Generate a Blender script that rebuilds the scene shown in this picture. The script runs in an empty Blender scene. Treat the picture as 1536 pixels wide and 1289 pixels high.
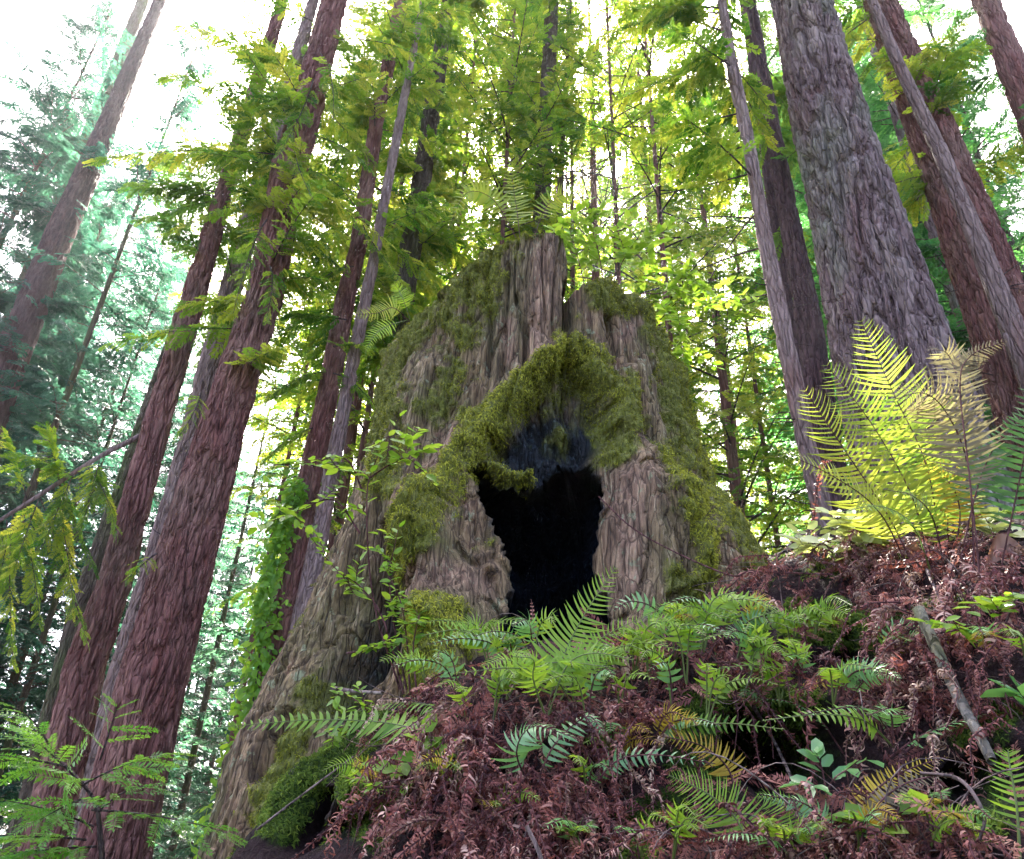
import bpy, math, random
import numpy as np
from mathutils import Vector, Matrix
rng = np.random.default_rng(11)
random.seed(5)
SC = bpy.context.scene
COL = SC.collection
# ------------------------------------------------------------------ camera
PW, PH, FPX = 1536.0, 1289.0, 1150.0
PITCH, ROLL = math.radians(29.2), math.radians(2.28)
R0 = np.array([1.0, 0, 0]); FW = np.array([0, math.cos(PITCH), math.sin(PITCH)])
U0 = np.array([0, -math.sin(PITCH), math.cos(PITCH)])
RT = math.cos(ROLL) * R0 + math.sin(ROLL) * U0
UP = -math.sin(ROLL) * R0 + math.cos(ROLL) * U0
cd = bpy.data.cameras.new("camera"); cam = bpy.data.objects.new("camera", cd); COL.objects.link(cam)
M = Matrix.Identity(4)
for i in range(3):
    M[i][0], M[i][1], M[i][2] = RT[i], UP[i], -FW[i]
cam.matrix_world = M
cd.sensor_fit = 'HORIZONTAL'; cd.sensor_width = 36; cd.lens = FPX / PW * 36
cd.clip_start = 0.05; cd.clip_end = 3000
SC.camera = cam

def ray(px, py):
    return FW * FPX + RT * (px - PW / 2) + UP * (PH / 2 - py)
def at(px, py, Y):
    d = ray(px, py); return d * (Y / d[1])
def proj(P):
    d = P @ FW; d = np.where(np.abs(d) < 1e-6, 1e-6, d)
    return PW / 2 + FPX * (P @ RT) / d, PH / 2 - FPX * (P @ UP) / d
def pxw(px, py, Y, w):                       # metres across for w pixels at that place
    return w * float(at(px, py, Y) @ FW) / FPX

# ------------------------------------------------------------------ noise
_P = np.random.default_rng(3).permutation(256); _P = np.concatenate([_P, _P, _P])
_G = np.random.default_rng(4).normal(size=(256, 3)); _G /= np.linalg.norm(_G, axis=1)[:, None]
def pn(p):
    p = np.asarray(p, float); i = np.floor(p).astype(int); f = p - i; i &= 255
    u = f * f * f * (f * (f * 6 - 15) + 10)
    r = 0
    for dx in (0, 1):
        for dy in (0, 1):
            for dz in (0, 1):
                g = _G[_P[_P[_P[i[:, 0] + dx] + i[:, 1] + dy] + i[:, 2] + dz]]
                w = ((u[:, 0] if dx else 1 - u[:, 0]) * (u[:, 1] if dy else 1 - u[:, 1]) * (u[:, 2] if dz else 1 - u[:, 2]))
                r = r + w * (g[:, 0] * (f[:, 0] - dx) + g[:, 1] * (f[:, 1] - dy) + g[:, 2] * (f[:, 2] - dz))
    return r * 1.5
def fbm(p, o=4, g=.5):
    r, a = 0, 1.0
    for k in range(o):
        r = r + a * pn(p * 2 ** k + 17.3 * k); a *= g
    return r
def sst(a, b, x):
    t = np.clip((x - a) / (b - a), 0, 1); return t * t * (3 - 2 * t)
def seg_d(X, Y, pts):                         # distance to polyline and radius there
    best = np.full(X.shape, 1e9); rad = np.ones(X.shape)
    if len(pts) == 1: pts = [pts[0], (pts[0][0] + .1, pts[0][1], pts[0][2])]
    for (x0, y0, r0), (x1, y1, r1) in zip(pts[:-1], pts[1:]):
        L = (x1 - x0) ** 2 + (y1 - y0) ** 2
        t = np.clip(((X - x0) * (x1 - x0) + (Y - y0) * (y1 - y0)) / L, 0, 1)
        d = np.hypot(X - x0 - t * (x1 - x0), Y - y0 - t * (y1 - y0)); r = r0 + t * (r1 - r0)
        m = d / r < best / rad
        best = np.where(m, d, best); rad = np.where(m, r, rad)
    return best, rad
def stroke(X, Y, pts):
    d, r = seg_d(X, Y, pts); return sst(1, 0, d / r)
def poly_sd(X, Y, poly):                      # signed distance, + inside
    ins = np.zeros(X.shape, bool); best = np.full(X.shape, 1e9)
    n = len(poly)
    for k in range(n):
        x0, y0 = poly[k]; x1, y1 = poly[(k + 1) % n]
        L = (x1 - x0) ** 2 + (y1 - y0) ** 2
        t = np.clip(((X - x0) * (x1 - x0) + (Y - y0) * (y1 - y0)) / L, 0, 1)
        best = np.minimum(best, np.hypot(X - x0 - t * (x1 - x0), Y - y0 - t * (y1 - y0)))
        if y0 != y1:
            c = ((y0 > Y) != (y1 > Y)) & (X < (x1 - x0) * (Y - y0) / (y1 - y0) + x0)
            ins ^= c
    return np.where(ins, best, -best)

# ------------------------------------------------------------------ mesh helpers
def tag(o, label=None, cat=None, group=None, kind=None):
    if label: o['label'] = label
    if cat: o['category'] = cat
    if group: o['group'] = group
    if kind: o['kind'] = kind
    return o
def empty(name, loc=(0, 0, 0)):
    o = bpy.data.objects.new(name, None); o.location = loc; o.empty_display_size = .1; COL.objects.link(o); return o
def link(name, me, mat=None, parent=None):
    o = bpy.data.objects.new(name, me); COL.objects.link(o)
    if mat and not me.materials: me.materials.append(mat)
    if parent: o.parent = parent
    return o
def make_mesh(name, v, q, attrs=None, smooth=True):
    me = bpy.data.meshes.new(name)
    v = np.ascontiguousarray(v, np.float32); q = np.ascontiguousarray(q, np.int32)
    me.vertices.add(len(v)); me.vertices.foreach_set('co', v.ravel())
    me.loops.add(q.size); me.loops.foreach_set('vertex_index', q.ravel())
    me.polygons.add(len(q)); me.polygons.foreach_set('loop_start', np.arange(0, q.size, q.shape[1], dtype=np.int32))
    me.polygons.foreach_set('loop_total', np.full(len(q), q.shape[1], np.int32))
    me.polygons.foreach_set('use_smooth', np.full(len(q), smooth, bool))
    for k, a in (attrs or {}).items():
        at_ = me.attributes.new(k, 'FLOAT', 'POINT'); at_.data.foreach_set('value', np.ascontiguousarray(a, np.float32))
    me.update(calc_edges=True)
    return me
class MB:
    def __init__(s): s.v, s.q, s.r, s.n, s.m, s.cur = [], [], [], 0, [], 0
    def add(s, v, q, r=0.5):
        v = np.asarray(v, float).reshape(-1, 3); s.v.append(v); s.q.append(np.asarray(q, int) + s.n); s.m.append(np.full(len(q), s.cur, np.int32))
        s.r.append(np.broadcast_to(np.asarray(r, float), (len(v),)).copy()); s.n += len(v)
    def mesh(s, name, off=None, smooth=True):
        v = np.concatenate(s.v); v = v - (0 if off is None else np.asarray(off))
        me = make_mesh(name, v, np.concatenate(s.q), {'rnd': np.concatenate(s.r)}, smooth)
        me.polygons.foreach_set('material_index', np.concatenate(s.m)); return me
    def build(s, name, mat, parent=None, smooth=True):
        off = None if parent is None else np.array(parent.location)
        me = s.mesh(name, off, smooth)
        for x in (mat if isinstance(mat, (list, tuple)) else [mat]): me.materials.append(x)
        return link(name, me, None, parent)
def grid_q(nr, nc, wrap=False):
    i = np.arange(nr - 1)[:, None]; j = np.arange(nc if wrap else nc - 1)[None, :]; j2 = (j + 1) % nc
    return np.stack([i * nc + j, i * nc + j2, (i + 1) * nc + j2, (i + 1) * nc + j], -1).reshape(-1, 4)
def unit(a):
    a = np.asarray(a, float); return a / (np.linalg.norm(a, axis=-1, keepdims=True) + 1e-12)
def tube(mb, pts, rad, k=6, r=.5):
    pts = np.asarray(pts, float); n = len(pts); rad = np.broadcast_to(np.asarray(rad, float), (n,))
    t = unit(np.gradient(pts, axis=0)); ref = np.array([.31, .93, .17]) if abs(t[:, 1]).max() < .9 else np.array([.95, .1, .3])
    a = unit(np.cross(t, ref)); b = np.cross(t, a)
    th = np.linspace(0, 2 * np.pi, k, endpoint=False)
    v = pts[:, None] + rad[:, None, None] * (np.cos(th)[None, :, None] * a[:, None] + np.sin(th)[None, :, None] * b[:, None])
    mb.add(v.reshape(-1, 3), grid_q(n, k, True), r)
def bez(p0, p1, p2, n):
    t = np.linspace(0, 1, n)[:, None]; p0, p1, p2 = map(np.asarray, (p0, p1, p2))
    return (1 - t) ** 2 * p0 + 2 * t * (1 - t) * p1 + t * t * p2
def smooth_line(P, n):                         # Catmull-Rom through points
    P = np.asarray(P, float); P = np.vstack([2 * P[0] - P[1], P, 2 * P[-1] - P[-2]]); out = []
    m = len(P) - 3
    for u in np.linspace(0, m - 1e-6, n):
        k = int(u); t = u - k; a, b, c, d = P[k:k + 4]
        out.append(.5 * (2 * b + (c - a) * t + (2 * a - 5 * b + 4 * c - d) * t * t + (3 * b - a - 3 * c + d) * t ** 3))
    return np.array(out)
def place(mb, T, O, D, N, S, r):               # copies of a template (x along D, z along N) joined into one mesh
    tv, tq = T; O = np.atleast_2d(O); n = len(O)
    D = unit(np.broadcast_to(D, (n, 3))); N = np.broadcast_to(N, (n, 3)); N = unit(N - (N * D).sum(1, keepdims=True) * D)
    B = np.cross(N, D); S = np.broadcast_to(np.asarray(S, float), (n,))
    v = O[:, None] + S[:, None, None] * (tv[None, :, 0:1] * D[:, None] + tv[None, :, 1:2] * B[:, None] + tv[None, :, 2:3] * N[:, None])
    q = tq[None] + (np.arange(n) * len(tv))[:, None, None]
    rr = np.repeat(np.broadcast_to(np.asarray(r, float), (n,)), len(tv))
    mb.add(v.reshape(-1, 3), q.reshape(-1, 4), rr)

# ------------------------------------------------------------------ materials
def nt(name):
    m = bpy.data.materials.new(name); m.use_nodes = True; t = m.node_tree; t.nodes.clear()
    out = t.nodes.new('ShaderNodeOutputMaterial'); return m, t, out
def ramp(t, src, stops):
    n = t.nodes.new('ShaderNodeValToRGB'); e = n.color_ramp.elements
    while len(e) < len(stops): e.new(.5)
    for k, (p, c) in enumerate(stops): e[k].position = p; e[k].color = (*c, 1)
    t.links.new(src, n.inputs[0]); return n.outputs[0]
def attr(t, name):
    n = t.nodes.new('ShaderNodeAttribute'); n.attribute_name = name; return n.outputs['Fac']
def noise(t, scale, detail=4, vec=None, rough=.55, dist=0):
    n = t.nodes.new('ShaderNodeTexNoise'); n.inputs['Scale'].default_value = scale; n.inputs['Detail'].default_value = detail
    n.inputs['Roughness'].default_value = rough; n.inputs['Distortion'].default_value = dist
    if vec: t.links.new(vec, n.inputs['Vector'])
    return n.outputs[0]
def mapped(t, scale, rot=(0, 0, 0)):
    c = t.nodes.new('ShaderNodeTexCoord'); m = t.nodes.new('ShaderNodeMapping'); m.inputs['Scale'].default_value = scale
    m.inputs['Rotation'].default_value = rot
    t.links.new(c.outputs['Object'], m.inputs['Vector']); return m.outputs[0]
def mix(t, f, a, b):
    n = t.nodes.new('ShaderNodeMix'); n.data_type = 'RGBA'
    for s, x in ((0, f), (6, a), (7, b)):
        if hasattr(x, 'is_linked'): t.links.new(x, n.inputs[s])
        else: n.inputs[s].default_value = x if s == 0 else (*x, 1)
    return n.outputs[2]
def mth(t, op, a, b=None, c=None):
    n = t.nodes.new('ShaderNodeMath'); n.operation = op
    for s, x in enumerate((a, b, c)):
        if x is None: continue
        if hasattr(x, 'is_linked'): t.links.new(x, n.inputs[s])
        else: n.inputs[s].default_value = x
    return n.outputs[0]
def bump(t, h, strength=.5, dist=.02):
    n = t.nodes.new('ShaderNodeBump'); n.inputs['Strength'].default_value = strength; n.inputs['Distance'].default_value = dist
    t.links.new(h, n.inputs['Height']); return n.outputs[0]
def pbsdf(t, col, rough=.8, nrm=None, spec=.3):
    n = t.nodes.new('ShaderNodeBsdfPrincipled')
    if hasattr(col, 'is_linked'): t.links.new(col, n.inputs['Base Color'])
    else: n.inputs['Base Color'].default_value = (*col, 1)
    if hasattr(rough, 'is_linked'): t.links.new(rough, n.inputs['Roughness'])
    else: n.inputs['Roughness'].default_value = rough
    n.inputs['Specular IOR Level'].default_value = spec
    if nrm: t.links.new(nrm, n.inputs['Normal'])
    return n
def leaf_mat(name, stops, trans, fac=.5, rough=.5, spec=.25):
    m, t, out = nt(name); a = attr(t, 'rnd')
    col = ramp(t, a, stops)
    tc = ramp(t, a, trans)
    p = pbsdf(t, col, rough, None, spec)
    tr = t.nodes.new('ShaderNodeBsdfTranslucent'); t.links.new(tc, tr.inputs[0])
    ms = t.nodes.new('ShaderNodeMixShader'); ms.inputs[0].default_value = fac
    t.links.new(p.outputs[0], ms.inputs[1]); t.links.new(tr.outputs[0], ms.inputs[2]); t.links.new(ms.outputs[0], out.inputs[0])
    return m
def bark_mat(name, dark, mid, light, lichen=(.2, .25, .16), lich=.0, scale=1.0):
    m, t, out = nt(name)
    v = mapped(t, (14 * scale, 14 * scale, 2.4 * scale)); n1 = noise(t, 1.0, 6, v, .65, .4)
    v2 = mapped(t, (.9, .9, .35)); n2 = noise(t, 1.0, 3, v2)
    v3 = mapped(t, (60 * scale, 60 * scale, 10 * scale)); n3 = noise(t, 1.0, 3, v3)
    col = ramp(t, n1, [(.3, dark), (.5, mid), (.72, light)])
    col = mix(t, mth(t, 'MULTIPLY', n3, .55), col, tuple(c * .55 for c in mid))
    v5 = mapped(t, (2.6, 2.6, .55), (.3, .2, 0)); n5 = noise(t, 1.0, 4, v5, .6)
    col = mix(t, ramp(t, n5, [(.52, (0, 0, 0)), (.66, (.6, .6, .6))]), col, (light[0] * .95, light[1] * .98, light[2] * .9))
    col = mix(t, ramp(t, n5, [(.32, (.65, .65, .65)), (.44, (0, 0, 0))]), col, (mid[0] * .75, mid[1] * .5, mid[2] * .45))
    if lich:
        col = mix(t, mth(t, 'MULTIPLY', ramp(t, n2, [(.5, (0, 0, 0)), (.66, (1, 1, 1))]), lich), col, lichen)
    wv = t.nodes.new('ShaderNodeVectorMath'); wv.operation = 'ADD'
    nz = t.nodes.new('ShaderNodeTexNoise'); nz.inputs['Scale'].default_value = 1; nz.inputs['Detail'].default_value = 3; t.links.new(mapped(t, (5 * scale, 5 * scale, 1.5 * scale)), nz.inputs['Vector'])
    t.links.new(mapped(t, (16 * scale, 16 * scale, 2.9 * scale)), wv.inputs[0]); t.links.new(nz.outputs['Color'], wv.inputs[1])
    vo = t.nodes.new('ShaderNodeTexVoronoi'); vo.feature = 'DISTANCE_TO_EDGE'; vo.inputs['Scale'].default_value = 1; t.links.new(wv.outputs[0], vo.inputs['Vector'])
    vc = t.nodes.new('ShaderNodeTexVoronoi'); vc.inputs['Scale'].default_value = 1; t.links.new(wv.outputs[0], vc.inputs['Vector'])
    sep = t.nodes.new('ShaderNodeSeparateColor'); t.links.new(vc.outputs['Color'], sep.inputs[0])
    col = mix(t, mth(t, 'MULTIPLY', sep.outputs[0], .45), col, tuple(c * .5 for c in mid))
    edge = ramp(t, vo.outputs['Distance'], [(0, (0, 0, 0)), (.12, (.8, .8, .8)), (.4, (1, 1, 1))])
    h = mth(t, 'ADD', mth(t, 'MULTIPLY', n1, .6), mth(t, 'ADD', mth(t, 'MULTIPLY', n3, .3), mth(t, 'MULTIPLY', edge, .8)))
    p = pbsdf(t, col, .85, bump(t, h, 1.0, .05), .2)
    t.links.new(p.outputs[0], out.inputs[0]); return m

MAT = {}
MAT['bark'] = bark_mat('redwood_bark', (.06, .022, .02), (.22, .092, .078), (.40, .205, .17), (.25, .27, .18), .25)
MAT['bark_grey'] = bark_mat('grey_bark', (.075, .042, .042), (.20, .13, .125), (.38, .29, .275), (.27, .31, .22), .6)
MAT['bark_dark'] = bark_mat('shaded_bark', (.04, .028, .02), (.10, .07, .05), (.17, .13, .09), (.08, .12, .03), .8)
MAT['bark_pale'] = bark_mat('pale_bark', (.13, .08, .07), (.27, .18, .16), (.40, .29, .26))
MAT['twig'] = bark_mat('twig_bark', (.04, .028, .026), (.09, .06, .055), (.17, .12, .11))
MAT['twig_red'] = bark_mat('red_twig', (.06, .02, .022), (.13, .05, .05), (.2, .09, .09))
MAT['stick'] = bark_mat('weathered_stick', (.10, .08, .08), (.22, .18, .175), (.34, .30, .29), (.14, .2, .04), .9)
G = lambda *a: a
MAT['leaf_sun'] = leaf_mat('redwood_leaf_bright', [(0, (.02, .06, .010)), (.5, (.05, .11, .012)), (1, (.12, .18, .02))], [(0, (.09, .24, .02)), (.5, (.28, .44, .03)), (1, (.66, .66, .06))], .56)
MAT['leaf_mid'] = leaf_mat('redwood_leaf', [(0, (.02, .07, .015)), (1, (.06, .14, .025))], [(0, (.13, .32, .035)), (1, (.32, .46, .05))], .5)
MAT['leaf_teal'] = leaf_mat('fir_leaf', [(0, (.010, .038, .030)), (1, (.026, .075, .050))], [(0, (.02, .09, .06)), (1, (.07, .20, .11))], .38)  # dark fir green, with shade and haze of the far left in the colour
MAT['leaf_haze'] = leaf_mat('far_conifer_leaf', [(0, (.014, .05, .035)), (1, (.04, .10, .06))], [(0, (.04, .15, .08)), (1, (.12, .27, .13))], .4)
MAT['leaf_green'] = leaf_mat('hemlock_leaf', [(0, (.014, .07, .025)), (1, (.04, .14, .04))], [(0, (.06, .26, .06)), (1, (.18, .42, .08))], .45)
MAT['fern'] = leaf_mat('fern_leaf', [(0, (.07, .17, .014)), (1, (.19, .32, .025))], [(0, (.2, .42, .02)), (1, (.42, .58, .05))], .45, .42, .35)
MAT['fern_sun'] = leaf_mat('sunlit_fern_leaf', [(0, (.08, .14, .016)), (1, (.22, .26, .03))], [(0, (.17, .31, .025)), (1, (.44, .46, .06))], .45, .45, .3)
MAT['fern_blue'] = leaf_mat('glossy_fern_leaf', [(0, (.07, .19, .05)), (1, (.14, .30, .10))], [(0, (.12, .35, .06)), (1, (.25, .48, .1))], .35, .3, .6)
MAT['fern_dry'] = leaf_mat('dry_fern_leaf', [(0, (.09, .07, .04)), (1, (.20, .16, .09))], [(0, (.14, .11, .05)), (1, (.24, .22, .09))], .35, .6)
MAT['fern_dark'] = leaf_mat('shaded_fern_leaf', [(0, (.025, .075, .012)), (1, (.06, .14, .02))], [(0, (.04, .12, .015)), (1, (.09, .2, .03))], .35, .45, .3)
MAT['dead_tan'] = leaf_mat('tan_dead_leaf', [(0, (.10, .05, .035)), (.6, (.25, .15, .11)), (1, (.46, .33, .24))], [(0, (.1, .05, .02)), (1, (.3, .18, .1))], .2, .65)
MAT['fern_yellow'] = leaf_mat('yellow_fern_leaf', [(0, (.26, .16, .02)), (1, (.40, .30, .03))], [(0, (.4, .25, .02)), (1, (.5, .4, .05))], .4, .6)
MAT['dead'] = leaf_mat('dead_fern_leaf', [(0, (.03, .008, .010)), (.45, (.13, .032, .030)), (.8, (.30, .11, .09)), (1, (.54, .34, .26))], [(0, (.08, .03, .02)), (1, (.3, .12, .08))], .2, .6)
MAT['dead_red'] = leaf_mat('rusty_dead_leaf', [(0, (.10, .03, .028)), (.6, (.22, .075, .06)), (1, (.42, .2, .15))], [(0, (.1, .03, .02)), (1, (.4, .12, .08))], .3, .55)
MAT['moss'] = leaf_mat('moss_strands', [(0, (.045, .045, .010)), (.4, (.17, .18, .022)), (1, (.46, .46, .06))], [(0, (.08, .10, .012)), (1, (.52, .52, .06))], .35, .8, .1)
MAT['moss_deep'] = leaf_mat('deep_green_moss', [(0, (.02, .035, .008)), (.5, (.07, .12, .018)), (1, (.22, .29, .04))], [(0, (.04, .09, .01)), (1, (.3, .40, .05))], .35, .8, .1)
MAT['huck'] = leaf_mat('shrub_leaf', [(0, (.07, .16, .014)), (1, (.19, .33, .03))], [(0, (.22, .42, .02)), (1, (.46, .60, .05))], .45, .38, .4)
MAT['ivy'] = leaf_mat('ivy_leaf', [(0, (.07, .2, .02)), (1, (.16, .34, .03))], [(0, (.25, .5, .03)), (1, (.45, .65, .05))], .5, .4, .4)
MAT['pale_leaf'] = leaf_mat('pale_sunlit_leaf', [(0, (.3, .36, .12)), (1, (.5, .52, .25))], [(0, (.4, .45, .1)), (1, (.5, .55, .15))], .4, .4, .4)
MAT['dry_leaf'] = leaf_mat('dry_brown_leaf', [(0, (.14, .06, .045)), (1, (.34, .22, .18))], [(0, (.2, .08, .03)), (1, (.3, .18, .1))], .25, .6)
# ------------------------------------------------------------------ the stump
SCX, SCY = 0.15, 6.2
def cyl_hit(px, py, Rr):
    d = ray(px, py); a = d[0] ** 2 + d[1] ** 2; b = -2 * (d[0] * SCX + d[1] * SCY); c = SCX ** 2 + SCY ** 2 - Rr * Rr
    D = max(b * b - 4 * a * c, 0); s = (-b - math.sqrt(D)) / (2 * a); P = d * s
    return math.atan2(P[0] - SCX, -(P[1] - SCY)), P[2]
RTOP = 1.40
rim_px = [(576, 525), (600, 492), (628, 468), (655, 438), (690, 405), (722, 377), (745, 364), (770, 358), (800, 356), (843, 356), (849, 372), (852, 436),
          (862, 438), (872, 430), (905, 416), (938, 420), (962, 440), (986, 466), (1000, 500)]
rim = np.array([cyl_hit(x, y, RTOP) for x, y in rim_px])
rim = rim[np.argsort(rim[:, 0])]
rth = np.concatenate([[-np.pi, -2.4], rim[:, 0], [2.2, np.pi]]); rzz = np.concatenate([[4.0, 4.0], rim[:, 1], [3.9, 4.0]])
Zs = np.array([-2.0, -1.0, 0.0, .6, 1.37, 2.2, 2.44, 3.2, 3.6, 4.3, 4.8])
RL = np.array([2.28, 2.22, 2.08, 1.96, 1.76, 1.55, 1.49, 1.35, 1.34, 1.33, 1.32])
RRt = np.array([3.0, 2.9, 2.7, 2.5, 2.15, 1.75, 1.58, 1.40, 1.37, 1.34, 1.33])
RF = np.array([2.5, 2.4, 2.2, 2.05, 1.75, 1.60, 1.55, 1.45, 1.42, 1.38, 1.34])
NT, NZ = 640, 470
th = np.concatenate([np.linspace(-np.pi, -1.9, 50, endpoint=False), np.linspace(-1.9, 1.9, NT - 100, endpoint=False), np.linspace(1.9, np.pi, 50, endpoint=False)])
zt = np.interp(th, rth, rzz)
zt = zt + .02 * pn(np.stack([th * 9, th * 0, th * 0], 1)) + .015 * pn(np.stack([th * 28, th * 0, th * 0 + 4], 1))
tt = np.linspace(0, 1, NZ)[:, None]
Zg = -1.6 + (zt[None] + 1.6) * tt
TH = np.broadcast_to(th[None], Zg.shape)
def radius(T, Z):
    fl, fr, ff = np.interp(Z, Zs, RL), np.interp(Z, Zs, RRt), np.interp(Z, Zs, RF)
    s = np.sin(T); c = np.cos(T)
    side = np.where(s < 0, fl, fr); a = np.abs(s) ** 1.5
    return side * a + np.where(c > 0, ff, np.interp(Z, Zs, RF) * .95) * (1 - a)
Rg = radius(TH, Zg)
def pos(Rr): return np.stack([SCX + Rr * np.sin(TH), SCY - Rr * np.cos(TH), Zg], -1)
P = pos(Rg).reshape(-1, 3); X, Y = proj(P)
front = (np.cos(TH).ravel() > -.45)
th_f = TH.ravel(); nrm0 = np.stack([np.sin(th_f), -np.cos(th_f), 0 * th_f], 1)
def S(amp, pts): return np.where(front, amp * stroke(X, Y, pts), 0)
off = .07 * pn(P * 1.1 + 5) + .03 * pn(P * [3.2, 3.2, .9])
# buttress roots and lips
off += S(.10, [(640, 560, 50), (590, 720, 60), (540, 860, 55), (470, 990, 60), (410, 1110, 55), (360, 1289, 55)])
off += S(.13, [(848, 515, 20), (775, 578, 30), (712, 645, 38), (668, 735, 44), (640, 820, 60)])
off += S(.30, [(650, 780, 66), (660, 860, 80), (675, 960, 90), (690, 1060, 95)])
off += S(.10, [(735, 850, 30)]) + S(.08, [(668, 935, 60)])
off += S(.12, [(940, 560, 30), (935, 650, 45)])
off += S(.22, [(950, 700, 50), (965, 780, 72), (975, 870, 85), (960, 960, 90)])
off += S(.16, [(1000, 740, 50), (1060, 830, 60), (1130, 890, 60)])
off += S(.08, [(1020, 560, 40), (1045, 690, 40), (1085, 790, 40)])
off += S(-.07, [(985, 560, 14), (1010, 680, 16), (1040, 790, 18)])
# grooves, cracks, clefts
off += S(-.42, [(592, 800, 14), (588, 870, 24), (572, 950, 40), (530, 1010, 44), (500, 1060, 40)]) + S(-.16, [(452, 1075, 14), (425, 1120, 20), (400, 1170, 18)]) + S(-.10, [(620, 640, 6), (600, 720, 8), (560, 830, 9), (520, 920, 8)]) + S(-.07, [(660, 560, 5), (640, 660, 6)])
off += S(-.06, [(762, 395, 6), (757, 470, 9), (752, 560, 8)]) + S(-.06, [(775, 440, 5), (790, 500, 7), (785, 550, 5)])
off += S(-.05, [(735, 440, 6), (730, 560, 5)]) + S(-.04, [(700, 420, 5), (690, 520, 6), (665, 640, 5)])
off += S(-.30, [(851, 430, 9), (853, 480, 13), (848, 530, 10)])
off += S(-.16, [(915, 478, 12), (922, 505, 14), (926, 530, 10)]) + S(-.05, [(960, 470, 10), (965, 530, 8)])
off += S(.05, [(812, 370, 36), (812, 450, 34), (806, 520, 28)])
off += S(.05, [(900, 560, 22), (905, 600, 20)])
# fibres and fissures along the grain
warp = pn(P * [1.5, 1.5, .8]) * .10
Pw = P + warp[:, None] * [1, 1, 0]
f1 = fbm(Pw * [8, 8, .6], 4, .55); f2 = pn(Pw * [24, 24, 1.5]); f3 = pn(Pw * [48, 48, 4])
fiss = sst(.10, 0, np.abs(pn(Pw * [5.5, 5.5, .7] + 9)))
fiss2 = sst(.12, 0, np.abs(pn(Pw * [12, 12, 1.5] + 31)))
brk = sst(.10, 0, np.abs(pn(Pw * [7, 7, 5.0] + 51))) * (pn(P * 3 + 8) > .05)
off += .045 * f1 + .018 * f2 + .008 * f3 - .055 * fiss - .022 * fiss2 - .012 * brk
# burnt hollow
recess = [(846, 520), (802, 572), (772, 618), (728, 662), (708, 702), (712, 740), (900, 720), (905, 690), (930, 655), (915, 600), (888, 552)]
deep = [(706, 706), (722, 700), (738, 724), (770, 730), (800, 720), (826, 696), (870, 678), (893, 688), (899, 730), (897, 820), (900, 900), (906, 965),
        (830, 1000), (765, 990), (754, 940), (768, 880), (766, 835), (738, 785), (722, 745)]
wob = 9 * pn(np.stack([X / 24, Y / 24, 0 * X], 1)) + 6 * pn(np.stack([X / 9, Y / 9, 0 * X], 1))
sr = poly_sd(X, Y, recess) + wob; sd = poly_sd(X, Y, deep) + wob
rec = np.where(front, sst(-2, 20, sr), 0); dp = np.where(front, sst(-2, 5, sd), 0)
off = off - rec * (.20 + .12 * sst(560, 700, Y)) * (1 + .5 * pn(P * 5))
# moss and char masks
def MK(*strokes): 
    r = np.zeros(len(X))
    for s in strokes: r = np.maximum(r, stroke(X, Y, s))
    return np.where(front, r, 0)
moss = MK([(700, 400, 60), (640, 470, 75), (590, 560, 80), (585, 660, 70), (600, 740, 50)], [(735, 380, 40), (725, 450, 45), (700, 500, 40)],
          [(845, 352, 20), (770, 354, 30), (720, 376, 30)], [(690, 560, 40), (660, 620, 40)]) * 1.0
moss = np.maximum(moss, 1.25 * MK([(845, 540, 36), (780, 592, 44), (712, 655, 52), (668, 745, 58), (640, 820, 62), (630, 880, 45)]))
moss = np.maximum(moss, 1.35 * MK([(668, 720, 44), (655, 790, 66), (650, 830, 60)]))
moss = np.maximum(moss, 1.2 * MK([(862, 520, 40), (900, 570, 50), (930, 640, 50), (915, 690, 30)]))
moss = np.maximum(moss, 1.1 * MK([(905, 440, 50), (955, 450, 45), (995, 500, 45), (1010, 580, 50), (1040, 690, 50), (1075, 780, 45), (1120, 860, 40)]))
moss = np.maximum(moss, 1.0 * MK([(985, 690, 55), (1010, 770, 50), (1050, 860, 40)], [(985, 880, 45), (1040, 900, 50)]))
moss = np.maximum(moss, 1.35 * MK([(665, 930, 62), (650, 1010, 70), (640, 1080, 70)], [(735, 700, 30), (785, 700, 26)]))
moss = np.maximum(moss, .75 * MK([(850, 560, 50), (800, 640, 45), (850, 640, 60)]))
moss = np.maximum(moss, 1.1 * MK([(480, 1040, 30), (450, 1130, 40), (420, 1230, 50)]))
bare = MK([(812, 385, 34), (812, 450, 36), (800, 530, 26)], [(690, 650, 26), (640, 760, 34), (590, 840, 40)], [(935, 500, 24), (960, 480, 14)],
          [(930, 730, 44), (930, 800, 36), (935, 880, 46)], [(640, 885, 44), (720, 880, 44)], [(760, 480, 22), (765, 540, 20)])
backmoss = np.where(front, 0, .8)
mn = pn(P * [3.2, 3.2, 2.0]) * .45 + pn(P * [8, 8, 5]) * .5 + pn(P * [22, 22, 12]) * .45 + .02
mossm = sst(.30, 1.0, np.maximum(moss, backmoss) * 1.0 - 1.0 * bare + mn)
off += S(.30, [(730, 702, 16), (760, 708, 18), (792, 704, 16)])
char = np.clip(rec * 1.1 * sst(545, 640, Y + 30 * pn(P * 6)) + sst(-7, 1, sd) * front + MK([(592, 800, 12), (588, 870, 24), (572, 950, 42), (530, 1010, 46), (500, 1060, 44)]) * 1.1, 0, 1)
mossm = mossm * (1 - dp) * (1 - .75 * char * (pn(P * 4) < .25))
mossm = np.where((Y > 650) & (sd > 3), 0, np.maximum(mossm, MK([(728, 702, 18), (760, 712, 20), (795, 706, 16)])))
rough_ = mossm * (.05 * np.clip(pn(P * 9) + .5, 0, 1.3) + .03 * np.clip(pn(P * 20) + .3, 0, 1))
off += rough_
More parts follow.
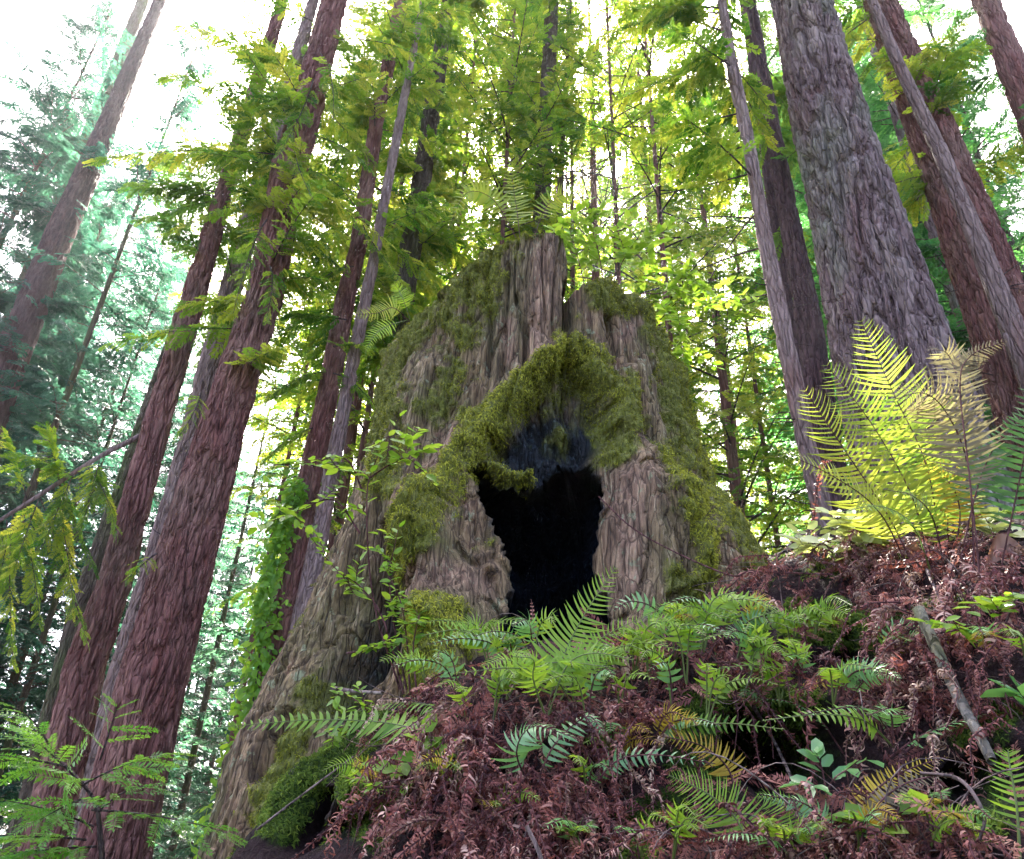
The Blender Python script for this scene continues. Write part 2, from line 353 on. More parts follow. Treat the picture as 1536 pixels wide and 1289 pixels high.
Rf = np.maximum(Rg.ravel() + off, .12).reshape(Rg.shape)
V = pos(Rf)
hc = at(806, 850, 4.75); dpg = dp.reshape(Rg.shape); Pn = P.reshape(*Rg.shape, 3)
inn = sst(3, 60, sd).reshape(Rg.shape) * dpg; rgh3 = np.stack([pn(P * 3.1 + 70), pn(P * 3.1 + 90), .5 * pn(P * 9 + 20)], 1)
V[..., 0] += dpg * ((V[..., 0] - hc[0]) * .42 + .05 * rgh3[:, 0].reshape(Rg.shape)); V[..., 2] += dpg * (V[..., 2] - hc[2]) * .25
V[..., 1] += dpg * .55 + inn * .75 + dpg * (.16 * rgh3[:, 1] + .12 * rgh3[:, 2]).reshape(Rg.shape)
# sag the lower lip of moss downwards, then close the top with a hollow
top_rows = []
topm = []
for k in range(1, 15):
    s = k / 14.0
    rr = Rf[-1] * (1 - .93 * s); zz = Zg[-1] - .9 * s ** .7 + .05 * pn(np.stack([rr * np.sin(th) * 3, rr * np.cos(th) * 3, 0 * th], 1))
    top_rows.append(np.stack([SCX + rr * np.sin(th), SCY - rr * np.cos(th), zz], -1))
Vall = np.concatenate([V, np.array(top_rows)], 0)
nr = Vall.shape[0]; VV = Vall.reshape(-1, 3)
mossA = np.concatenate([mossm, np.full(14 * NT, .9)]); charA = np.concatenate([char, np.zeros(14 * NT)]); bareA = np.concatenate([bare, np.zeros(14 * NT)])
qs = grid_q(nr, NT, True)
def grid_normals(Vg, wrap=True):
    if wrap: du = np.roll(Vg, -1, 1) - np.roll(Vg, 1, 1)
    else: du = np.gradient(Vg, axis=1)
    dv = np.gradient(Vg, axis=0); n = np.cross(du, dv); return unit(n)
NV = grid_normals(Vall).reshape(-1, 3)

m, t, out = nt('stump_wood')
v = mapped(t, (13, 13, 1.4)); n1 = noise(t, 1, 7, v, .7, .8)
v2 = mapped(t, (2.2, 2.2, 1.1)); n2 = noise(t, 1, 4, v2, .6)
v3 = mapped(t, (70, 70, 10)); n3 = noise(t, 1, 3, v3)
v4 = mapped(t, (26, 26, 26)); n4 = noise(t, 1, 4, v4, .7)
wv = t.nodes.new('ShaderNodeVectorMath'); wv.operation = 'ADD'
nz = t.nodes.new('ShaderNodeTexNoise'); nz.inputs['Scale'].default_value = 1; nz.inputs['Detail'].default_value = 3; t.links.new(mapped(t, (4, 4, 2)), nz.inputs['Vector'])
t.links.new(mapped(t, (20, 20, 2.4)), wv.inputs[0]); t.links.new(nz.outputs['Color'], wv.inputs[1])
vo = t.nodes.new('ShaderNodeTexVoronoi'); vo.feature = 'DISTANCE_TO_EDGE'; vo.inputs['Scale'].default_value = 1; t.links.new(wv.outputs[0], vo.inputs['Vector'])
edge = ramp(t, vo.outputs['Distance'], [(0, (0, 0, 0)), (.10, (.8, .8, .8)), (.4, (1, 1, 1))])
wood = ramp(t, n1, [(.36, (.05, .030, .015)), (.5, (.20, .125, .06)), (.64, (.43, .29, .15))])
wood = mix(t, ramp(t, n2, [(.42, (0, 0, 0)), (.62, (.8, .8, .8))]), wood, (.15, .135, .05))
n5 = noise(t, 1, 4, mapped(t, (5, 5, 3.2)), .65)
wood = mix(t, ramp(t, n5, [(.56, (0, 0, 0)), (.70, (.7, .7, .7))]), wood, (.17, .07, .045))
barew = ramp(t, n1, [(.34, (.10, .05, .03)), (.5, (.31, .185, .12)), (.66, (.54, .36, .22))])
wood = mix(t, attr(t, 'bare'), wood, barew)
wood = mix(t, mth(t, 'MULTIPLY', n3, .6), wood, (.07, .045, .035))
n6 = noise(t, 1, 5, mapped(t, (9, 9, 9)), .7)
wood = mix(t, ramp(t, n6, [(.60, (0, 0, 0)), (.66, (.75, .75, .75))]), wood, (.26, .29, .17))
v7 = mapped(t, (34, 34, 2.2)); n7 = noise(t, 1, 5, v7, .7)
wood = mix(t, ramp(t, n7, [(.36, (.75, .75, .75)), (.47, (0, 0, 0))]), wood, (.045, .028, .018))
wood = mix(t, ramp(t, n7, [(.56, (0, 0, 0)), (.68, (.55, .55, .55))]), wood, (.50, .38, .25))
wood = mix(t, ramp(t, vo.outputs['Distance'], [(0, (.7, .7, .7)), (.07, (0, 0, 0))]), wood, (.03, .018, .012))
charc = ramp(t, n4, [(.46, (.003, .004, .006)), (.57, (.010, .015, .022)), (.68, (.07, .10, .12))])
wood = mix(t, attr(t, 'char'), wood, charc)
mossc = ramp(t, n4, [(.25, (.05, .05, .014)), (.5, (.14, .15, .03)), (.75, (.28, .29, .06))])
colr = mix(t, attr(t, 'moss'), wood, mossc)
dpa = attr(t, 'deep'); colr = mix(t, mth(t, 'MULTIPLY', dpa, .82), colr, (.002, .003, .006))  # charred hollow blackened further, its deep shade put into the colour
h = mth(t, 'ADD', mth(t, 'ADD', n1, mth(t, 'ADD', mth(t, 'MULTIPLY', edge, .6), mth(t, 'MULTIPLY', n7, .9))), mth(t, 'ADD', mth(t, 'MULTIPLY', n3, .4), mth(t, 'MULTIPLY', n4, .4)))
rgh = mth(t, 'ADD', mth(t, 'SUBTRACT', .9, mth(t, 'MULTIPLY', attr(t, 'char'), .4)), mth(t, 'MULTIPLY', attr(t, 'deep'), .5))
p = pbsdf(t, colr, rgh, bump(t, h, .9, .03), .3); t.links.new(mth(t, 'MULTIPLY_ADD', dpa, -.29, .3), p.inputs['Specular IOR Level']); t.links.new(p.outputs[0], out.inputs[0]); MAT['stump'] = m

stump = empty('tree_stump', (SCX, SCY, 0))
tag(stump, 'huge mossy redwood stump with a burnt black hollow in its front', 'tree stump')
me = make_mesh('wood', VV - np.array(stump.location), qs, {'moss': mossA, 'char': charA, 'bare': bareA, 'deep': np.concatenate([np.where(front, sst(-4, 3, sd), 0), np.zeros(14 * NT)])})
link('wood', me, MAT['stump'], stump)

# moss strands standing on the mossy areas
def strand_template(n=3):
    xs = np.linspace(0, 1, n); v = []
    for x in xs:
        w = .13 * (1 - x) ** .6 + .015; z = .55 * math.sin(x * 2.0) - .75 * x * x
        v += [(x, w, z), (x, -w, z)]
    return np.array(v), np.array([[2 * k, 2 * k + 1, 2 * k + 3, 2 * k + 2] for k in range(n - 1)])
STR = strand_template()
def scatter_moss(mb, Pv, Nv, wgt, n, lmin, lmax, hang=.9, seed=0, lush=None):
    r = np.random.default_rng(seed); pr = wgt / wgt.sum(); idx = r.choice(len(Pv), n, p=pr)
    P_ = Pv[idx] + r.normal(size=(n, 3)) * .006; N_ = Nv[idx]
    down = np.array([0, 0, -1.0]); D = unit(down * hang + N_ * .55 + r.normal(size=(n, 3)) * .55)
    clump = np.clip(.38 + .55 * pn(P_ * 2.2) + .4 * pn(P_ * 6) + .3 * pn(P_ * 14) + (0 if lush is None else lush[idx]), 0, 1)
    L = (lmin + (lmax - lmin) * r.random(n)) * (.7 + .6 * clump)
    place(mb, STR, P_, D, N_ + .3 * r.normal(size=(n, 3)), L, np.clip(.15 + .55 * clump + r.normal(size=n) * .18, 0, 1))
area = np.linalg.norm(np.cross(np.roll(Vall, -1, 1) - Vall, np.gradient(Vall, axis=0)), axis=-1).ravel()
vis = (np.concatenate([front, np.zeros(14 * NT, bool)]) & (VV[:, 2] > -.9))
vis[-14 * NT:-9 * NT] = True
w = area * sst(.12, .75, mossA) * vis * (1 - charA * .6)
lush = .55 * MK([(845, 540, 40), (780, 592, 50), (712, 655, 56), (668, 745, 62), (640, 820, 62), (630, 880, 45)], [(665, 930, 70), (650, 1010, 70)], [(985, 690, 60), (1010, 770, 60), (1060, 860, 50)], [(735, 700, 30), (785, 700, 26)]) - .22 * MK([(700, 400, 60), (600, 520, 90), (580, 640, 80)], [(760, 352, 40), (845, 352, 30)])
lush = np.concatenate([lush, np.zeros(14 * NT)])
mb = MB(); scatter_moss(mb, VV, NV, w, 190000, .010, .030, .9, 3, lush)
mb.build('moss', MAT['moss'], stump)
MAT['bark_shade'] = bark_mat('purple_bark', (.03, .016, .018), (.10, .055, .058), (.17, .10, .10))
# ------------------------------------------------------------------ the ground: a bank and a hillside
ctl_px = [(430, 1289, 3.5), (520, 1289, 3.1), (620, 1289, 2.82), (768, 1289, 2.72), (950, 1289, 2.64), (1150, 1289, 2.42), (1350, 1289, 2.25), (1536, 1289, 2.15),
          (470, 1160, 3.9), (560, 1160, 3.4), (660, 1150, 3.02), (800, 1150, 2.92), (1000, 1150, 2.85), (1200, 1150, 2.75), (1400, 1150, 2.5), (1536, 1150, 2.4),
          (540, 1065, 4.2), (700, 1050, 3.4), (850, 1050, 3.15), (1000, 1050, 3.1), (1200, 1040, 2.95), (1400, 1030, 2.65), (1536, 1020, 2.5),
          (620, 1010, 4.35), (700, 1000, 4.3), (830, 965, 4.6), (950, 955, 4.3), (1100, 930, 4.0), (1250, 930, 3.4), (1400, 920, 3.0), (1536, 910, 2.85),
          (1120, 875, 4.9), (1200, 835, 4.4), (1300, 825, 4.0), (1420, 820, 3.7), (1536, 800, 3.5),
          (1150, 842, 5.6), (1200, 806, 5.2), (1350, 800, 5.0), (1536, 785, 4.6), (560, 1100, 4.3)]
cpt = [at(*c) for c in ctl_px] + [np.array(c, float) for c in [
    (.15, 6.2, 1.1), (.2, 8.3, 1.6), (1.9, 7.4, 2.1), (2.9, 7, 2.35), (4, 7.5, 2.6), (6, 7, 3.2), (-1.5, 5.0, -.3), (-2.2, 6, -.6), (-3, 5, -1.9), (-4, 8, -2.6), (-8, 8, -4.2), (-15, 10, -7),
    (-1.3, 3, -1.0), (-1.0, 2.2, -1.2), (0, 0, -1.6), (-2, 0, -2.2), (2, 0, -1.2), (1.5, 1, -.9), (0, 1.2, -1.3), (0, -6, -3), (5, -5, -1), (-8, -5, -5), (5, 3, 2.0), (8, 8, 4),
    (0, 16, .5), (0, 40, -2), (10, 12, 4), (20, 20, 7), (12, 30, 5), (-20, 30, -9), (-40, 60, -13), (40, 60, 10), (0, 70, -5), (-50, 0, -14), (50, 0, 14), (0, -50, -8), (-70, 70, -18), (70, 70, 16)]]
cpt = np.array(cpt)
def _phi(d): return d
_c2 = cpt[:, :2]; _n = len(cpt)
_A = _phi(np.linalg.norm(_c2[:, None] - _c2[None], axis=-1)) + np.eye(_n) * -0.02
_L = np.zeros((_n + 3, _n + 3)); _L[:_n, :_n] = _A; _L[:_n, _n:] = np.hstack([np.ones((_n, 1)), _c2]); _L[_n:, :_n] = _L[:_n, _n:].T
_w = np.linalg.solve(_L, np.concatenate([cpt[:, 2], np.zeros(3)]))
def ground(x, y):
    x = np.atleast_1d(np.asarray(x, float)); y = np.atleast_1d(np.asarray(y, float))
    xc, yc = np.clip(x, -70, 70), np.clip(y, -50, 70); out = np.zeros(len(x))
    for s in range(0, len(x), 20000):
        q = np.stack([xc[s:s + 20000], yc[s:s + 20000]], 1)
        out[s:s + 20000] = _phi(np.linalg.norm(q[:, None] - _c2[None], axis=-1)) @ _w[:_n] + _w[_n] + q @ _w[_n + 1:]
    return out
gx = np.concatenate([-np.geomspace(300, 2.2, 40), np.linspace(-2.0, 3.6, 380), np.geomspace(3.7, 300, 40)])
gy = np.concatenate([-np.geomspace(300, .3, 30), np.linspace(0, 1.4, 16), np.linspace(1.45, 5.6, 330), np.geomspace(5.65, 400, 60)])
GX, GY = np.meshgrid(gx, gy); GZ = ground(GX.ravel(), GY.ravel())
GP = np.stack([GX.ravel(), GY.ravel(), GZ], 1)
near = sst(9, 5, GP[:, 1]) * sst(-3, -1.6, GP[:, 0]) * sst(5, 3.4, GP[:, 0])
GN = grid_normals(GP.reshape(len(gy), len(gx), 3), False).reshape(-1, 3)
lump = .09 * pn(GP * 2.2) + .05 * pn(GP * 5.5) + .025 * pn(GP * 14) + .01 * pn(GP * 40)
hX, hY = proj(GP)
infront = GP[:, 1] > 1.2
hol = np.zeros(len(GP))
for a, pts in [(.9, [(1120, 1110, 55), (1190, 1130, 80), (1290, 1150, 60)]), (.7, [(1440, 1190, 55), (1500, 1185, 60)]), (.20, [(1100, 1000, 40), (1250, 985, 50)]),
               (.35, [(690, 1170, 40), (740, 1240, 50)]), (.4, [(480, 1200, 30), (440, 1280, 40), (550, 1230, 36)]), (.22, [(760, 1180, 60)]), (.18, [(930, 1120, 50)]),
               (.15, [(560, 1100, 30)]), (.2, [(900, 1230, 40), (1020, 1270, 40)]), (.5, [(1330, 985, 45), (1290, 960, 35)])]:
    hol = np.maximum(hol, np.where(infront, a * stroke(hX, hY, pts), 0))
push = unit(np.array([.05, 1, .1]))
GP = GP + near[:, None] * (GN * lump[:, None]) + (hol * near * (1 + .6 * pn(GP * 6)))[:, None] * push
GN = grid_normals(GP.reshape(len(gy), len(gx), 3), False).reshape(-1, 3)
hX, hY = proj(GP)
gm = np.zeros(len(GP))
for a, pts in [(1.2, [(560, 1090, 60), (480, 1150, 60), (420, 1240, 60)]), (1.3, [(600, 1180, 70), (540, 1170, 70), (560, 1240, 60)]), (1.1, [(950, 1230, 50), (1010, 1200, 40), (960, 1285, 50)]),
               (1.2, [(1200, 930, 60), (1260, 940, 70), (1330, 960, 50)]), (1.1, [(1040, 1060, 60), (1180, 1060, 60), (1030, 1150, 60)]), (.9, [(1440, 1110, 50), (1510, 1060, 50), (1480, 1240, 50), (1400, 1200, 30)]), (.6, [(1230, 1040, 60)]), (.7, [(620, 1060, 60)])]:
    gm = np.maximum(gm, np.where(infront, a * stroke(hX, hY, pts), 0))
gm = np.maximum(gm, (1 - near) * .55); gm = np.maximum(gm, .42 * (pn(GP * 2.3 + 60) > .12))
gmoss = sst(.4, .8, gm + .35 * pn(GP * 3) + .2 * pn(GP * 9))
m, t, out = nt('forest_floor')
n1 = noise(t, 9, 6, mapped(t, (1, 1, 1)), .65); n2 = noise(t, 55, 4, mapped(t, (1, 1, 1)), .6)
soil = ramp(t, n1, [(.3, (.005, .004, .005)), (.55, (.018, .010, .011)), (.8, (.07, .036, .034))])
soil = mix(t, mth(t, 'MULTIPLY', n2, .5), soil, (.05, .025, .025))
mossc = ramp(t, n2, [(.3, (.012, .022, .006)), (.55, (.04, .07, .014)), (.8, (.10, .15, .03))])
colr = mix(t, attr(t, 'moss'), soil, mossc)
p = pbsdf(t, colr, .95, bump(t, mth(t, 'ADD', n1, n2), 1, .04), .15); t.links.new(p.outputs[0], out.inputs[0]); MAT['ground'] = m
tag(link('ground', make_mesh('ground', GP, grid_q(len(gy), len(gx)), {'moss': gmoss}), m), kind='structure')

# a lookup: pixel -> point of the bank
gsel = np.where((GP[:, 1] > 1.2) & (GP[:, 1] < 8) & (np.abs(GP[:, 0]) < 5))[0]
def bank(px, py, lift=0.0):
    d2 = (hX[gsel] - px) ** 2 + (hY[gsel] - py) ** 2
    c = gsel[d2 < max(15.0 ** 2, d2.min() * 1.5)]
    k = c[np.argmin(GP[c, 1])]
    return at(px, py, GP[k, 1] - lift), GN[k]

# ------------------------------------------------------------------ trunks
def trunk_line(pts, Y, zlo, zhi, rtop=None):
    P_ = np.array([at(x, y, Y) for x, y, w in pts]); r = np.array([pxw(x, y, Y, w) / 2 for x, y, w in pts])
    o = np.argsort(P_[:, 2]); P_, r = P_[o], r[o]
    def ext(z, a, b):
        s = (z - P_[a, 2]) / (P_[b, 2] - P_[a, 2]); return P_[a] + s * (P_[b] - P_[a]), r[a] + s * (r[b] - r[a])
    if zlo < P_[0, 2]:
        p_, _ = ext(zlo, 0, -1); rr = r[0] + (P_[0, 2] - zlo) * .02; P_ = np.vstack([p_, P_]); r = np.r_[rr, r]
    if zhi > P_[-1, 2]:
        p_, _ = ext(zhi, 0, -1); slope = min((r[-1] - r[0]) / (P_[-1, 2] - P_[0, 2]), -.006)
        P_ = np.vstack([P_, p_]); r = np.r_[r, max(r[-1] + slope * (zhi - P_[-2, 2]), .04)]
    return P_, r
def trunk_mesh(name, P_, r, org, nth=72, dz=.035, amp=.03, fs=9.0, fz=.9, flare=None):
    z = np.arange(P_[0, 2], P_[-1, 2], dz) if dz * 900 > P_[-1, 2] - P_[0, 2] else np.linspace(P_[0, 2], P_[-1, 2], 900)
    cx, cy = np.interp(z, P_[:, 2], P_[:, 0]), np.interp(z, P_[:, 2], P_[:, 1]); rr = np.interp(z, P_[:, 2], r) - amp * .9; rr = np.maximum(rr, .02)
    if flare: rr = rr * (1 + flare[1] * np.exp(-np.clip(z - flare[0], 0, 50) / flare[2]))
    th_ = np.linspace(0, 2 * np.pi, nth, endpoint=False)
    A = np.stack([rr[:, None] * np.sin(th_), -rr[:, None] * np.cos(th_), np.broadcast_to(z[:, None], (len(z), nth))], -1).reshape(-1, 3)
    o3 = np.asarray(org, float); A2 = A + o3 * 3.7
    wq = pn(A2 * [2, 2, .7]) * .08; Aw = A2 + wq[:, None] * [1, 1, 0]
    q1 = np.abs(pn(Aw * [fs, fs, fz])); n = .35 - 1.5 * sst(.22, 0, q1) + .8 * np.clip(q1, 0, .6); n2 = .2 - 1.2 * sst(.2, 0, np.abs(pn(Aw * [fs * 2.1, fs * 2.1, fz * 2.4] + 3))); big = pn(A2 * [1.6, 1.6, .35])
    plate = pn(Aw * [fs * 1.2, fs * 1.2, fz * 6] + 7)
    d = amp * (n + .55 * n2 + .45 * plate) + .06 * np.repeat(rr, nth) * big
    rk = np.random.default_rng(int(abs(org[0]) * 100) + 3)
    for _ in range(int(min(14, (z[-1] - z[0]) * .7)) if nth > 100 else 0):
        t0_, z0_, s0_ = rk.uniform(-1.6, 1.6), rk.uniform(z[0], min(z[-1], z[0] + 16)), rk.uniform(.05, .11)
        q_ = ((np.tile(th_, len(z)) - t0_ + np.pi) % (2 * np.pi) - np.pi) * np.repeat(rr, nth); dd = np.hypot(q_, (A[:, 2] - z0_) * .8) / s0_
        d = d + s0_ * (.55 * np.exp(-dd ** 2) - .75 * np.exp(-(dd * 2.6) ** 2))
    rad = np.linalg.norm(A[:, :2], axis=1); k = 1 + d / rad
    v = np.stack([A[:, 0] * k + np.repeat(cx, nth), A[:, 1] * k + np.repeat(cy, nth), A[:, 2] + .3 * amp * plate], 1) - org
    return make_mesh(name, v, grid_q(len(z), nth, True))
def hero_tree(name, label, cat, pts, Y, mat, zlo=None, zhi=None, nth=72, amp=.028, fs=9, fz=1.3, group=None, flare=None, dz=.035):
    b = at(*pts[-1][:2], Y)
    if zhi is None: zhi = 2.3 * Y
    P0, r0 = trunk_line(pts, Y, b[2], zhi)
    if zlo is None:
        x0 = b[0]; zlo = float(ground(x0, Y)[0]) - .3
    P0, r0 = trunk_line(pts, Y, zlo, zhi)
    root = empty(name, P0[0]); tag(root, label, cat, group)
    link('trunk', trunk_mesh('trunk', P0, r0, P0[0], nth, dz, amp, fs, fz, flare), MAT[mat], root)
    return root, P0, r0
TREES = {}
def T_(key, *a, **k): TREES[key] = hero_tree(*a, **k); return TREES[key]
RG = 'redwood_tree'
T_('A', RG, 'big reddish brown redwood leaning right, thickest trunk left of the stump', 'tree',
   [(502, 0, 38), (434, 260, 52), (395, 450, 56), (338, 623, 67), (285, 809, 85), (222, 1050, 103), (168, 1289, 116)], 10.0, 'bark', nth=180, amp=.034)
T_('B', RG, 'slimmer redwood trunk just left of the thickest left one, with a long bare limb', 'tree',
   [(413, 37, 20), (335, 290, 27), (281, 480, 37), (239, 623, 40), (171, 880, 50), (130, 995, 58), (62, 1289, 68)], 10.6, 'bark', nth=130, amp=.026)
T_('C', RG, 'shaded brown trunk half hidden close behind the thickest left trunk', 'tree', [(418, 190, 26), (370, 350, 32), (316, 550, 36), (262, 760, 42)], 13, 'bark_pale', nth=60, amp=.025)
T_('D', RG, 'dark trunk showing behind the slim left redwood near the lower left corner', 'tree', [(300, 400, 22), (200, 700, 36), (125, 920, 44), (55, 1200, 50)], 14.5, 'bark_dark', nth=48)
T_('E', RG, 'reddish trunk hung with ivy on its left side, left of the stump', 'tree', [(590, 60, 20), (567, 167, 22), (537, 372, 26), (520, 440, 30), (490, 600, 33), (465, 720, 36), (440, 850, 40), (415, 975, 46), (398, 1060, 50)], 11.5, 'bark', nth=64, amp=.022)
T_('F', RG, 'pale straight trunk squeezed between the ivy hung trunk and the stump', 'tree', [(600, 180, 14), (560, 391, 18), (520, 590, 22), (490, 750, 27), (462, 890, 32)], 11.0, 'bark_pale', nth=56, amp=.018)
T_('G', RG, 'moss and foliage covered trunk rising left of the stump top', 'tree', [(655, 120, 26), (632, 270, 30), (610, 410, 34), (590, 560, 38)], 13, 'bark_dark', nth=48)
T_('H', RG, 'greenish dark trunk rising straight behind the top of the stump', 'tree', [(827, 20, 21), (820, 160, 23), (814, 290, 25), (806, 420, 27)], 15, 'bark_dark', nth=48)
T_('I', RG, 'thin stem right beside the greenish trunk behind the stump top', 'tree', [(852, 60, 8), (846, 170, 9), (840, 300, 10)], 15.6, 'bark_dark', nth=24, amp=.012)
T_('J', 'young_redwood', 'slender bare trunk with short dead twigs, nearest to the stump on its right', 'tree',
   [(1082, 0, 14), (1104, 130, 19), (1125, 223, 19), (1150, 372, 24), (1172, 480, 27), (1209, 665, 30), (1237, 780, 31)], 7.0, 'bark_pale', nth=64, amp=.012, fs=14, zhi=14)
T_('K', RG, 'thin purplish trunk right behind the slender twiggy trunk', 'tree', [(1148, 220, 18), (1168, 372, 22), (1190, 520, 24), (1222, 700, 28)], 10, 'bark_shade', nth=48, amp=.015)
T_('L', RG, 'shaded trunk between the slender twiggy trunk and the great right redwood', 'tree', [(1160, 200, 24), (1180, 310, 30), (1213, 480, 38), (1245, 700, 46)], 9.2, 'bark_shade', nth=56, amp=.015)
T_('M', RG, 'great furrowed grey redwood on the right, behind the tall sword fern', 'tree',
   [(1201, 0, 86), (1226, 110, 99), (1255, 223, 113), (1290, 355, 134), (1325, 480, 160), (1352, 580, 178), (1395, 740, 205)], 7.5, 'bark_grey', nth=330, amp=.05, fs=6.5, fz=1.2, dz=.024, zhi=17)
T_('N', RG, 'thick dark redwood near the right edge, partly behind a thin leaning stem', 'tree', [(1318, 0, 44), (1362, 110, 56), (1408, 223, 67), (1462, 372, 84), (1505, 490, 96)], 8.6, 'bark', nth=190, amp=.036, fs=8, dz=.03)
T_('O', 'young_redwood', 'thin smooth leaning stem crossing in front of the thick dark right trunk', 'tree', [(1307, 0, 14), (1345, 90, 17), (1408, 223, 22), (1456, 335, 26), (1501, 447, 32), (1546, 560, 38)], 7.4, 'bark_pale', nth=48, amp=.008, fs=14, zhi=13)
T_('P', RG, 'brown trunk cutting across the top right corner', 'tree', [(1478, 0, 34), (1506, 70, 38), (1546, 165, 46)], 8.2, 'bark', nth=64, amp=.02)
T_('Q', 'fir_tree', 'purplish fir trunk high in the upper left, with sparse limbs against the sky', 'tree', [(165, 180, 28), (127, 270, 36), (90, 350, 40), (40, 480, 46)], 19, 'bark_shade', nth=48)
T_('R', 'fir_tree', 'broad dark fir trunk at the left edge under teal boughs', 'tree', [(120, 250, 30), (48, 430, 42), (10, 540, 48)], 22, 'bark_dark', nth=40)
T_('S', RG, 'slim grey trunk in the gap between the great right redwood and the right edge', 'tree', [(1420, 400, 24), (1464, 530, 30), (1520, 700, 36)], 12, 'bark_grey', nth=48)
# ------------------------------------------------------------------ conifer foliage
def spray_T(n, ll, lw, seed, droop=.18):
    r = np.random.default_rng(seed); v, q = [], []
    def quad(a, b, c, d):
        k = len(v); v.extend([a, b, c, d]); q.append([k, k + 1, k + 2, k + 3])
    quad((0, -.008, 0), (0, .008, 0), (1, .003, -droop), (1, -.003, -droop))
    for i in range(n):
        x = (i + .6) / n; L = ll * (.45 + .55 * math.sin(math.pi * min(.18 + .8 * x, 1))) * r.uniform(.8, 1.15)
        for s in (-1, 1):
            a = math.radians(r.uniform(42, 62)); z0 = -droop * x * x; dz = r.uniform(-.35, .1) * L
            ux, uy = math.cos(a), s * math.sin(a); w = lw * r.uniform(.8, 1.2)
            px, py = -uy * w, ux * w; xx = x + r.uniform(-.02, .02)
            tw = r.uniform(-.5, .5) * lw
            quad((xx, 0, z0), (xx + .5 * L * ux + px, .5 * L * uy + py, z0 + .4 * dz + tw), (xx + L * ux, L * uy, z0 + dz), (xx + .5 * L * ux - px, .5 * L * uy - py, z0 + .4 * dz - tw))
    v.append
    quad((.97, -.004, -droop), (1.0, -lw, -droop), (1 + ll * .5, 0, -droop * 1.2), (1.0, lw, -droop))
    return np.array(v, float), np.array(q)
SPF = [spray_T(13, .25, .042, s) for s in (1, 2, 3)]        # feathery redwood twig
SPC = [spray_T(7, .34, .075, s) for s in (4, 5, 6)]         # coarser, for trees farther off
SPN = [spray_T(22, .17, .017, s, .12) for s in (7, 8)]      # fine flat needles, near the camera
def bough(ml, mw, p0, p1, droop, ns, slen, r, spr=SPF, hang=.25, wood=.012, tone=(.5, .25), k=5, up=(0, 0, 1), cut=None, spread=1.0):
    p0, p1 = np.asarray(p0, float), np.asarray(p1, float); L = np.linalg.norm(p1 - p0)
    mid = (p0 + p1) / 2 + np.array([0, 0, droop * L]) + r.normal(size=3) * .04 * L
    line = bez(p0, mid, p1, 14)
    mw.cur = 1; tube(mw, line, np.linspace(wood, wood * .25, 14), k, r.random()); mw.cur = 0
    t = np.linspace(.12, 1, ns) ** .85; u = t * 13; i = np.clip(u.astype(int), 0, 12); f = (u - i)[:, None]
    O = line[i] * (1 - f) + line[i + 1] * f; D0 = unit(line[i + 1] - line[i]); upv = np.asarray(up, float)
    side = unit(np.cross(D0, upv)); sg = np.where(np.arange(ns) % 2 == 0, 1, -1)[:, None]
    ang = np.radians(r.uniform(35, 70, ns))[:, None] * np.clip(1.15 - t, .1, 1)[:, None] ** .3 * spread
    D = unit(np.cos(ang) * D0 + np.sin(ang) * sg * side + r.normal(size=(ns, 3)) * .16 - np.array([0, 0, hang]) * r.uniform(.4, 1.4, (ns, 1)))
    S_ = slen * (1.25 - .75 * t) * r.uniform(.7, 1.25, ns)
    N = upv + r.normal(size=(ns, 3)) * .42
    tone_ = np.clip(tone[0] + r.normal() * tone[1] * .6 + r.normal(size=ns) * tone[1], 0, 1)
    keep = np.ones(ns, bool)
    if cut is not None: keep = ~cut(O + D * S_[:, None] * .5)
    for a, T in enumerate(spr):
        mk = keep & (np.arange(ns) % len(spr) == a)
        if mk.any(): place(ml, T, O[mk], D[mk], N[mk], S_[mk], tone_[mk])
def crown_arrays(h, rad, nb, seed, spr, ns, slen, z0=0.0, shape=.7, droop=.12, hang=.3, minr=.5, cut=None):
    r = np.random.default_rng(seed); ml = MB()
    for k in range(nb):
        s = (k + r.random()) / nb; z = z0 + s * h; a = r.uniform(0, 2 * np.pi)
        L = rad * ((1 - s) ** shape * (1 - .25 * math.exp(-s * 6))) * r.uniform(minr, 1.15) + .35
        el = r.uniform(-.35, .25) + .35 * s
        p1 = np.array([math.cos(a) * L, math.sin(a) * L, z + L * el])
        bough(ml, ml, (0, 0, z), p1, droop * r.uniform(.3, 1.3), max(4, int(ns * (.35 + .65 * L / rad))), slen * (.5 + .5 * L / rad) , r, spr, hang, .018 + .012 * L / rad, (.5, .22), 4, cut=cut)
    return ml
# foliage of the near trees, bough by bough; sunward gap over the ferns on the right
SUN_AZ, SUN_EL = math.radians(0.0), math.radians(51)
SV = np.array([math.sin(SUN_AZ) * math.cos(SUN_EL), math.cos(SUN_AZ) * math.cos(SUN_EL), math.sin(SUN_EL)])
gap0 = at(1310, 730, 4.0); gap1 = at(1225, 805, 4.4)
def cutgap(P_):
    d = P_ - gap0; s = d @ SV; q = np.linalg.norm(d - s[:, None] * SV, axis=1) < 1.15
    d = P_ - gap1; s = d @ SV; q |= np.linalg.norm(d - s[:, None] * SV, axis=1) < 1.0
    x = P_[:, 0] + .35 * pn(P_ * .8); return q | ((x > 1.7) & (x < 3.45) & (P_[:, 1] > 8) & (pn(P_ * 1.1 + 40) > -.12))
